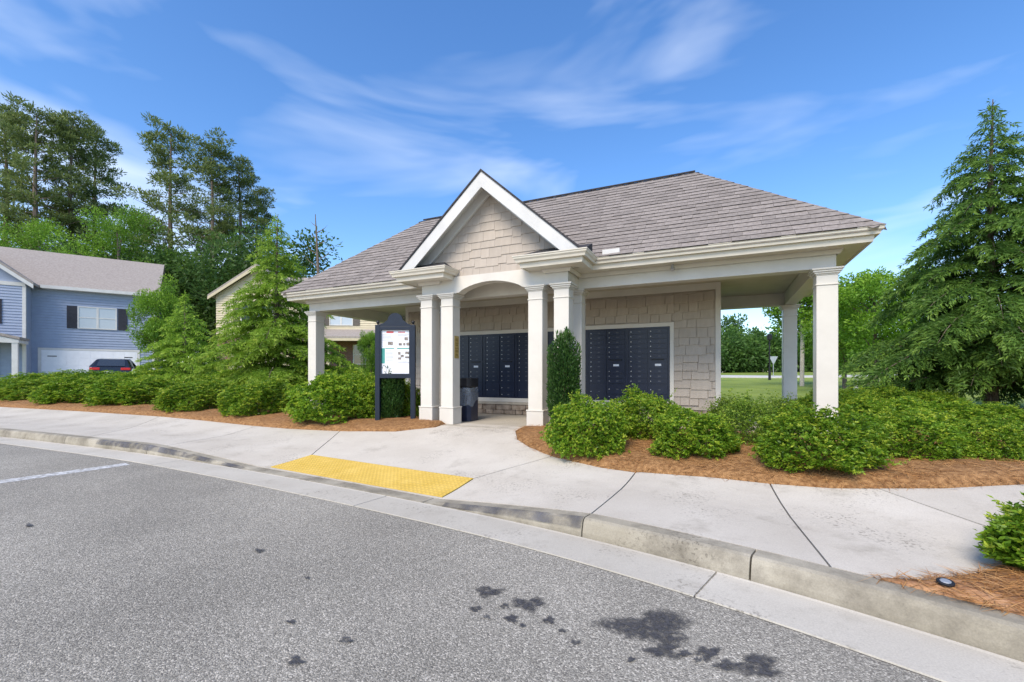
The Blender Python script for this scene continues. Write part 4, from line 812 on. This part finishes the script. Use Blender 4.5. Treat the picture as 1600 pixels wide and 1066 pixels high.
# far woods, one mass each
def woodland(name,spots,label,mat,nl,leaf):
    r=np.random.default_rng(len(spots)*7+3); P=[];D=[];T=[]; tr=MB()
    per=nl//len(spots)
    for (x,y,h,rad) in spots:
        z0=S(x,y); k=14; c=np.stack([x+r.normal(size=k)*rad*.5,y+r.normal(size=k)*rad*.5,z0+h*r.uniform(.15,.86,k)],1); cr_=rad*r.uniform(.35,.6,k); i=r.integers(0,k,per); d=unit(r.normal(size=(per,3))); q=r.random(per)**.45
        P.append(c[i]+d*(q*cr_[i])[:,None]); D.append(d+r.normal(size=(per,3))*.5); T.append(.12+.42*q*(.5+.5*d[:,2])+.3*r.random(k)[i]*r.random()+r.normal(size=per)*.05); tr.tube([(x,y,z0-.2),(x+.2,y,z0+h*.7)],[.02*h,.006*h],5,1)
    P=np.concatenate(P);n=len(P); V=leaves(P,np.concatenate(D),leaf*r.uniform(.8,1.7,n),leaf*r.uniform(.5,.9,n),.08)
    o=bpy.data.objects.new(name,quads_mesh(name,V,np.concatenate(T),mat)); col.objects.link(o); tag(o,label,'woodland',None,'stuff'); return o
rw_=random.Random(5)
sp=[(by_px(px,Y),Y,rw_.uniform(4.4,6.8)*Y/75,rw_.uniform(3.5,5)) for Y,a,b_,st in ((72,1085,1700,22),(84,1070,1800,22)) for px in range(a,b_,st)]
sp+=[(by_px(1140,80),80,10.8,2.6),(by_px(1180,86),86,9.6,2.2)]
woodland('woodland',sp,'far green wood beyond the grass at right','far_leaf',150000,.42)
sp=[(by_px(px,Y)+rw_.uniform(-1,1),Y,rw_.uniform(9,15),rw_.uniform(2.5,4)) for Y in (44,50,56) for px in range(-60,470,30)]
woodland('woodland',sp,'dense dark undergrowth of trees behind the two houses','far_leaf',150000,.30)
# ---------------------------------------------------------------- houses
def lap_wall(b,x0,x1,z0,z1,y,step=.18,mi=0):
    z=z0
    while z<z1-.01:
        h=min(step,z1-z); b.add([(x0,y-.04,z),(x1,y-.04,z),(x1,y-.002,z+h),(x0,y-.002,z+h),(x0,y,z),(x1,y,z)],[(0,1,2,3),(4,5,1,0)],mi); z+=h
def window(parent,x0,x1,z0,z1,y,fr='trim_white',gl='window_glass',bars=True):
    o=MB(); t=.07
    o.box(x0-t,x1+t,y-.06,y-.0,z1,z1+t); o.box(x0-t,x1+t,y-.07,y-.0,z0-t,z0); o.box(x0-t,x0,y-.06,y,z0,z1); o.box(x1,x1+t,y-.06,y,z0,z1)
    if bars:
        o.box((x0+x1)/2-.06,(x0+x1)/2+.06,y-.055,y,z0,z1); zc=(z0+z1)/2
        o.box(x0,(x0+x1)/2-.06,y-.05,y,zc-.03,zc+.03); o.box((x0+x1)/2+.06,x1,y-.05,y,zc-.03,zc+.03)
    w=o.build('window',fr,parent); MB().box(x0,x1,y-.03,y-.024,z0,z1).build('pane',gl,w); return w
# blue house: local x along its front, y into the house
phi=math.atan2(.571,.821); bx,by=-29.3,31.0; gz=S(-27.5,30)
bh=empty('blue_house',(bx,by,gz),phi,'blue lap-sided two-storey house with white garage door at left','house')
e_=7.3-gz; b=MB(); b.box(-2.9,3.42,0,9.5,-.6,e_); lap_wall(b,-2.9,3.42,0,e_,0); wl=b.build('wall','blue_siding',bh)
b=MB(); b.box(-9.5,-2.9,-1.3,9.5,-.6,e_); lap_wall(b,-9.5,-2.9,0,e_,-1.3); b.prism([(-9.5,e_),(-2.9,e_),(-6.2,e_+2.6)],'y',-1.3,3); b.build('bay_wall','blue_siding',bh)
b=MB(); b.prism([(-.45,e_-.05),(4.75,10.5-gz),(10,e_-.05),(10,e_-.22),(4.75,10.33-gz),(-.45,e_-.22)],'x',-10,3.75); rf=b.build('roof','shingle_far',bh)
b=MB()
for sx in (-1,1): b.prism([(-6.2,e_+2.85),(-6.2+sx*3.75,e_-.1),(-6.2+sx*3.75,e_-.25),(-6.2,e_+2.68)],'y',-1.7,4)
b.build('bay_roof','shingle_far',rf)
b=MB(); b.box(-2.4,3.75,-.5,-.44,e_-.24,e_-.03); b.box(-2.4,3.75,-.44,0,e_-.24,e_-.2); b.build('eave_board','trim_white',bh)
b=MB()
for sx in (-1,1): b.prism([(-6.2,e_+2.68),(-6.2+sx*3.75,e_-.25),(-6.2+sx*3.75,e_-.5),(-6.2,e_+2.42)],'y',-1.72,-1.66)
b.box(-9.5,-2.88,-1.36,-1.30,e_-.35,e_-.12); b.build('bay_rake_board','trim_white',bh)
MB().box(3.3,3.46,-.04,.1,0,e_-.24).build('corner_board','trim_white',bh); MB().box(-3.02,-2.86,-1.34,-1.2,0,e_-.3).build('corner_board','trim_white',bh)
b=MB(); b.box(-2.44,2.44,-.05,0,0,2.15); 
gd=b.build('garage_door','garage_white',bh)
for k in range(4):
    for j in range(8): MB().box(-2.36+j*.595,-2.36+j*.595+.53,-.062,-.051,.06+k*.53,.06+k*.53+.44).build('door_panel','garage_white',gd)
for x in (-2.15,1.75):MB().box(x,x+.45,-.075,-.063,1.72,1.78).build('strap_hinge','shutter',gd)
b=MB(); b.box(-2.6,-2.45,-.06,0,0,2.3); b.box(2.45,2.6,-.06,0,0,2.3); b.box(-2.45,2.45,-.06,0,2.16,2.3); b.build('garage_trim','trim_white',bh)
window(bh,-.62,1.28,3.75,5.15,-.02,gl='blind_glass')
for x in (-1.22,1.41): MB().box(x,x+.5,-.07,-.025,3.68,5.22).build('shutter','shutter',bh)
window(bh,-6.6,-4.55,3.75,5.15,-1.32,gl='blind_glass')
MB().box(-4.42,-3.9,-1.37,-1.325,3.68,5.22).build('shutter','shutter',bh)
b=MB()
b.prism([(-6.5,3.75),(-2.7,2.78),(-2.7,2.62),(-6.5,3.55),(-9.5,2.8),(-9.5,2.95)],'y',-3.2,-1.3); b.build('porch_roof','shingle_far',bh)
b=MB(); b.prism([(-6.5,3.52),(-2.75,2.60),(-2.75,2.42),(-9.5,2.42),(-9.5,2.7)],'y',-3.15,-3.0); b.box(-3.0,-2.75,-3.0,-1.3,2.42,2.6); b.build('porch_beam','trim_white',bh)
MB().box(-3.05,-2.8,-3.12,-2.87,0,2.42).build('porch_post','trim_white',bh)
MB().box(-5.1,-4.1,-1.36,-1.32,.1,2.2).build('front_door','shutter',bh); b=MB(); b.box(-5.2,-5.1,-1.38,-1.32,.0,2.3); b.box(-4.1,-4.0,-1.38,-1.32,0,2.3); b.box(-5.1,-4.1,-1.38,-1.32,2.2,2.3); b.build('door_trim','trim_white',bh)
# driveway
dv=bh.matrix_basis
pts=[dv@Vector(p) for p in ((-2.9,-.1,0),(3.2,-.1,0),(3.0,-13,0),(-2.7,-13,0))]
surf('driveway',[(p.x,p.y) for p in pts],'driveway',None,.0,0,.1,cell=1.0)['kind']='structure'
# beige house
hy=33.5; hx0=by_px(338,hy); gz2=S(-18,33)
h2=empty('beige_house',(hx0,hy,gz2),R(2),'beige siding and brick house behind the light cedar','house')
e2_=CAMZ+(YH-461)*hy/F-gz2; Wd=15.5
b=MB(); b.box(0,6.2,0,10,2.9,e2_); lap_wall(b,0,6.2,2.9,e2_,0); b.prism([(0,e2_),(6.2,e2_),(3.1,e2_+2.0)],'y',0,4); b.box(6.2,Wd,1.6,10,2.9,e2_); lap_wall(b,6.2,Wd,2.9,e2_,1.6); b.build('wall','beige_siding',h2)
b=MB(); b.box(0,6.2,.02,10,-.6,2.9); b.box(6.2,Wd,1.62,10,-.6,2.9); b.build('brick_wall','brick',h2)
b=MB()
for sx in (-1,1): b.prism([(3.1,e2_+2.3),(3.1+sx*3.5,e2_-.05),(3.1+sx*3.5,e2_-.2),(3.1,e2_+2.15)],'y',-.4,5)
b.prism([(1.2,e2_-.1),(5.8,e2_+2.6),(10.5,e2_-.1)],'x',-.3,Wd+.3); rf=b.build('roof','shingle_far',h2)
b=MB()
for sx in (-1,1): b.prism([(3.1,e2_+2.14),(3.1+sx*3.5,e2_-.2),(3.1+sx*3.5,e2_-.4),(3.1,e2_+1.9)],'y',-.42,-.36)
b.build('rake_board','garage_beige',h2)
MB().box(1.0,5.6,-.04,.0,0,2.15).build('garage_door','garage_beige',h2); window(h2,1.9,4.2,3.8,5.2,-.02); 
for x in (1.25,4.35): MB().box(x,x+.5,-.06,-.025,3.72,5.28).build('shutter','shutter_brown',h2)
for x in (7.9,12.2):
    window(h2,x+.0,x+1.7,3.85,5.2,1.58,gl='blind_glass')
    for xx in (x-.62,x+1.8): MB().box(xx,xx+.5,1.53,1.575,3.78,5.28).build('shutter','shutter_brown',h2)
b=MB(); b.prism([(-.6,2.75),(1.6,3.5),(1.6,3.35),(-.6,2.6)],'x',6.25,Wd); b.build('porch_roof','shingle_far',h2); MB().box(6.25,Wd,-.6,-.45,2.42,2.6).build('porch_beam','garage_beige',h2)
for x in (8.5,Wd-.3): MB().box(x-.11,x+.11,-.62,-.4,0,2.42).build('porch_post','garage_beige',h2)
window(h2,9.75,11.6,.75,2.2,1.58)
b=MB().lathe([(.09,2.35),(.12,2.5),(.03,2.62)],8,(.6,-.1)).build('wall_lantern','black_metal',h2)
hg=empty('clipped_hedge',(0,0,0),0,'low clipped hedge in front of the beige house porch','hedge')
for k in range(4): inst('foliage',SM[k],hg,(by_px(528+k*17,29),29.,S(-9.5,29)-.1),(0,0,k),(.62,.5,.62))
sb=empty('shrub',(by_px(233,27),27,S(-22,27)),0,'small round clipped shrub right of the parked car','shrub'); inst('foliage',SM[1],sb,(0,0,-.1),(0,0,0),(.75,.7,.75))
# ---------------------------------------------------------------- parked car (rear towards us)
def car():
    x0=by_px(182,27.2); z0=S(x0,27.2); c=empty('parked_car',(x0,27.2,z0+.02),phi,'dark hatchback parked before the white garage door','car')
    # local y into driveway (forward), x across
    prof=[(-2.15,.42),(-2.2,.62),(-2.15,.98),(-2.02,1.04),(-1.45,1.46),(-.4,1.52),(.35,1.45),(1.05,1.02),(2.0,.86),(2.2,.6),(2.18,.3),(-2.1,.3)]
    b=MB(); lv=[(-.90,.94),(-.80,1.0),(.80,1.0),(.90,.94)]; n=len(prof); vs=[]
    for x,k in lv:
        for y,z in prof:
            tw=.80 if z>1.05 else 1.0; vs.append((x*tw,y*(.985 if abs(x)>.85 else 1),z if abs(x)<.85 or z<1.1 else z-.04))
    fs=[(i*n+j,i*n+(j+1)%n,(i+1)*n+(j+1)%n,(i+1)*n+j) for i in range(3) for j in range(n)]+[tuple(range(n)),tuple(3*n+j for j in range(n))]
    o=b.add(vs,fs).build('body','car_paint',c,bevel=.03)
    MB().add([(-.62,-2.035,1.06),(.62,-2.035,1.06),(.55,-1.50,1.44),(-.55,-1.50,1.44)],[(0,1,2,3)]).build('rear_window','car_glass',c)
    for sx in (-1,1):
        MB().add([(sx*.735,-1.75,1.12),(sx*.735,.75,1.12),(sx*.735,.25,1.40),(sx*.735,-1.35,1.40)],[(0,1,2,3)]).build('side_window','car_glass',c)
        b=MB(); xa,xb=sorted((sx*.45,sx*.88)); b.box(xa,xb,-2.215,-2.12,.82,.96); b.build('tail_light','tail_red',c,bevel=.02)
        xa,xb=sorted((sx*.90,sx*1.06)); MB().box(xa,xb,.55,.67,1.0,1.13).build('wing_mirror','car_paint',c,bevel=.02)
        for y in (-1.35,1.35):
            w=empty_mesh_wheel(c,sx*.82,y)
    MB().box(-.26,.26,-2.225,-2.19,.64,.75).build('number_plate','label_white',c); MB().box(-.85,.85,-2.235,-2.1,.34,.52).build('bumper','rubber',c,bevel=.02)
def empty_mesh_wheel(c,x,y):
    b=MB(); b.lathe([(.20,-.1),(.32,-.1),(.33,0),(.32,.1),(.20,.1)],18); 
    for i,(a,bb,d) in enumerate(b.v): b.v[i]=(d+x,a+y,bb+.32)
    t=b.build('wheel','rubber',c); b=MB(); b.lathe([(.02,-.09),(.2,-.085),(.2,.085),(.02,.09)],14)
    for i,(a,bb,d) in enumerate(b.v): b.v[i]=(d+x,a+y,bb+.32)
    b.build('rim','rim',t); return t
car()
# ---------------------------------------------------------------- far side road, sign, lamp, post
Y=44; 
surf('side_road',[(by_px(1120,47),50),(by_px(1120,41),42.5),(by_px(1215,38),38.5),(by_px(1420,38),38),(by_px(1420,42),42),(by_px(1215,44),43)],'far_road',None,.02,0,.1,cell=2)['kind']='structure'
x=by_px(1208.5,40); z=S(x,40); ys=empty('yield_sign',(x,40,z),0,'white triangular sign seen from behind beside the far road','sign')
zt=CAMZ+(YH-557)*40/F-z; b=MB(); b.prism([(-.40,zt),(.40,zt),(.05,zt-.66),(-.05,zt-.66)],'y',-.012,.0); b.build('sign_plate','galv',ys); MB().tube([(0,.02,-.1),(0,.02,zt-.1)],.03,6).build('post','galv',ys)
x=by_px(1202.5,34); z=S(x,34); lp_=empty('lamp_post',(x,34,z),0,'slim black street lamp post seen between wall and back pillar','street lamp'); zt=CAMZ+(YH-521)*34/F-z
MB().tube([(0,0,-.1),(0,0,.5),(0,0,.52),(0,0,zt-.55)],[.10,.09,.055,.045],8).build('pole','black_metal',lp_)
o=MB().lathe([(.06,zt-.55),(.17,zt-.48),(.20,zt-.15),(.10,zt-.06),(.02,zt)],8).build('lantern','black_metal',lp_)
p=at(1338,612); wp=MB().box(-.05,.05,-.05,.05,-.1,.62).build('marker_post','trim_white',None,(by_px(1338,15),15,S(by_px(1338,15),15)),bevel=.008); tag(wp,'short white marker post in the grass right of the corner pillar','post')
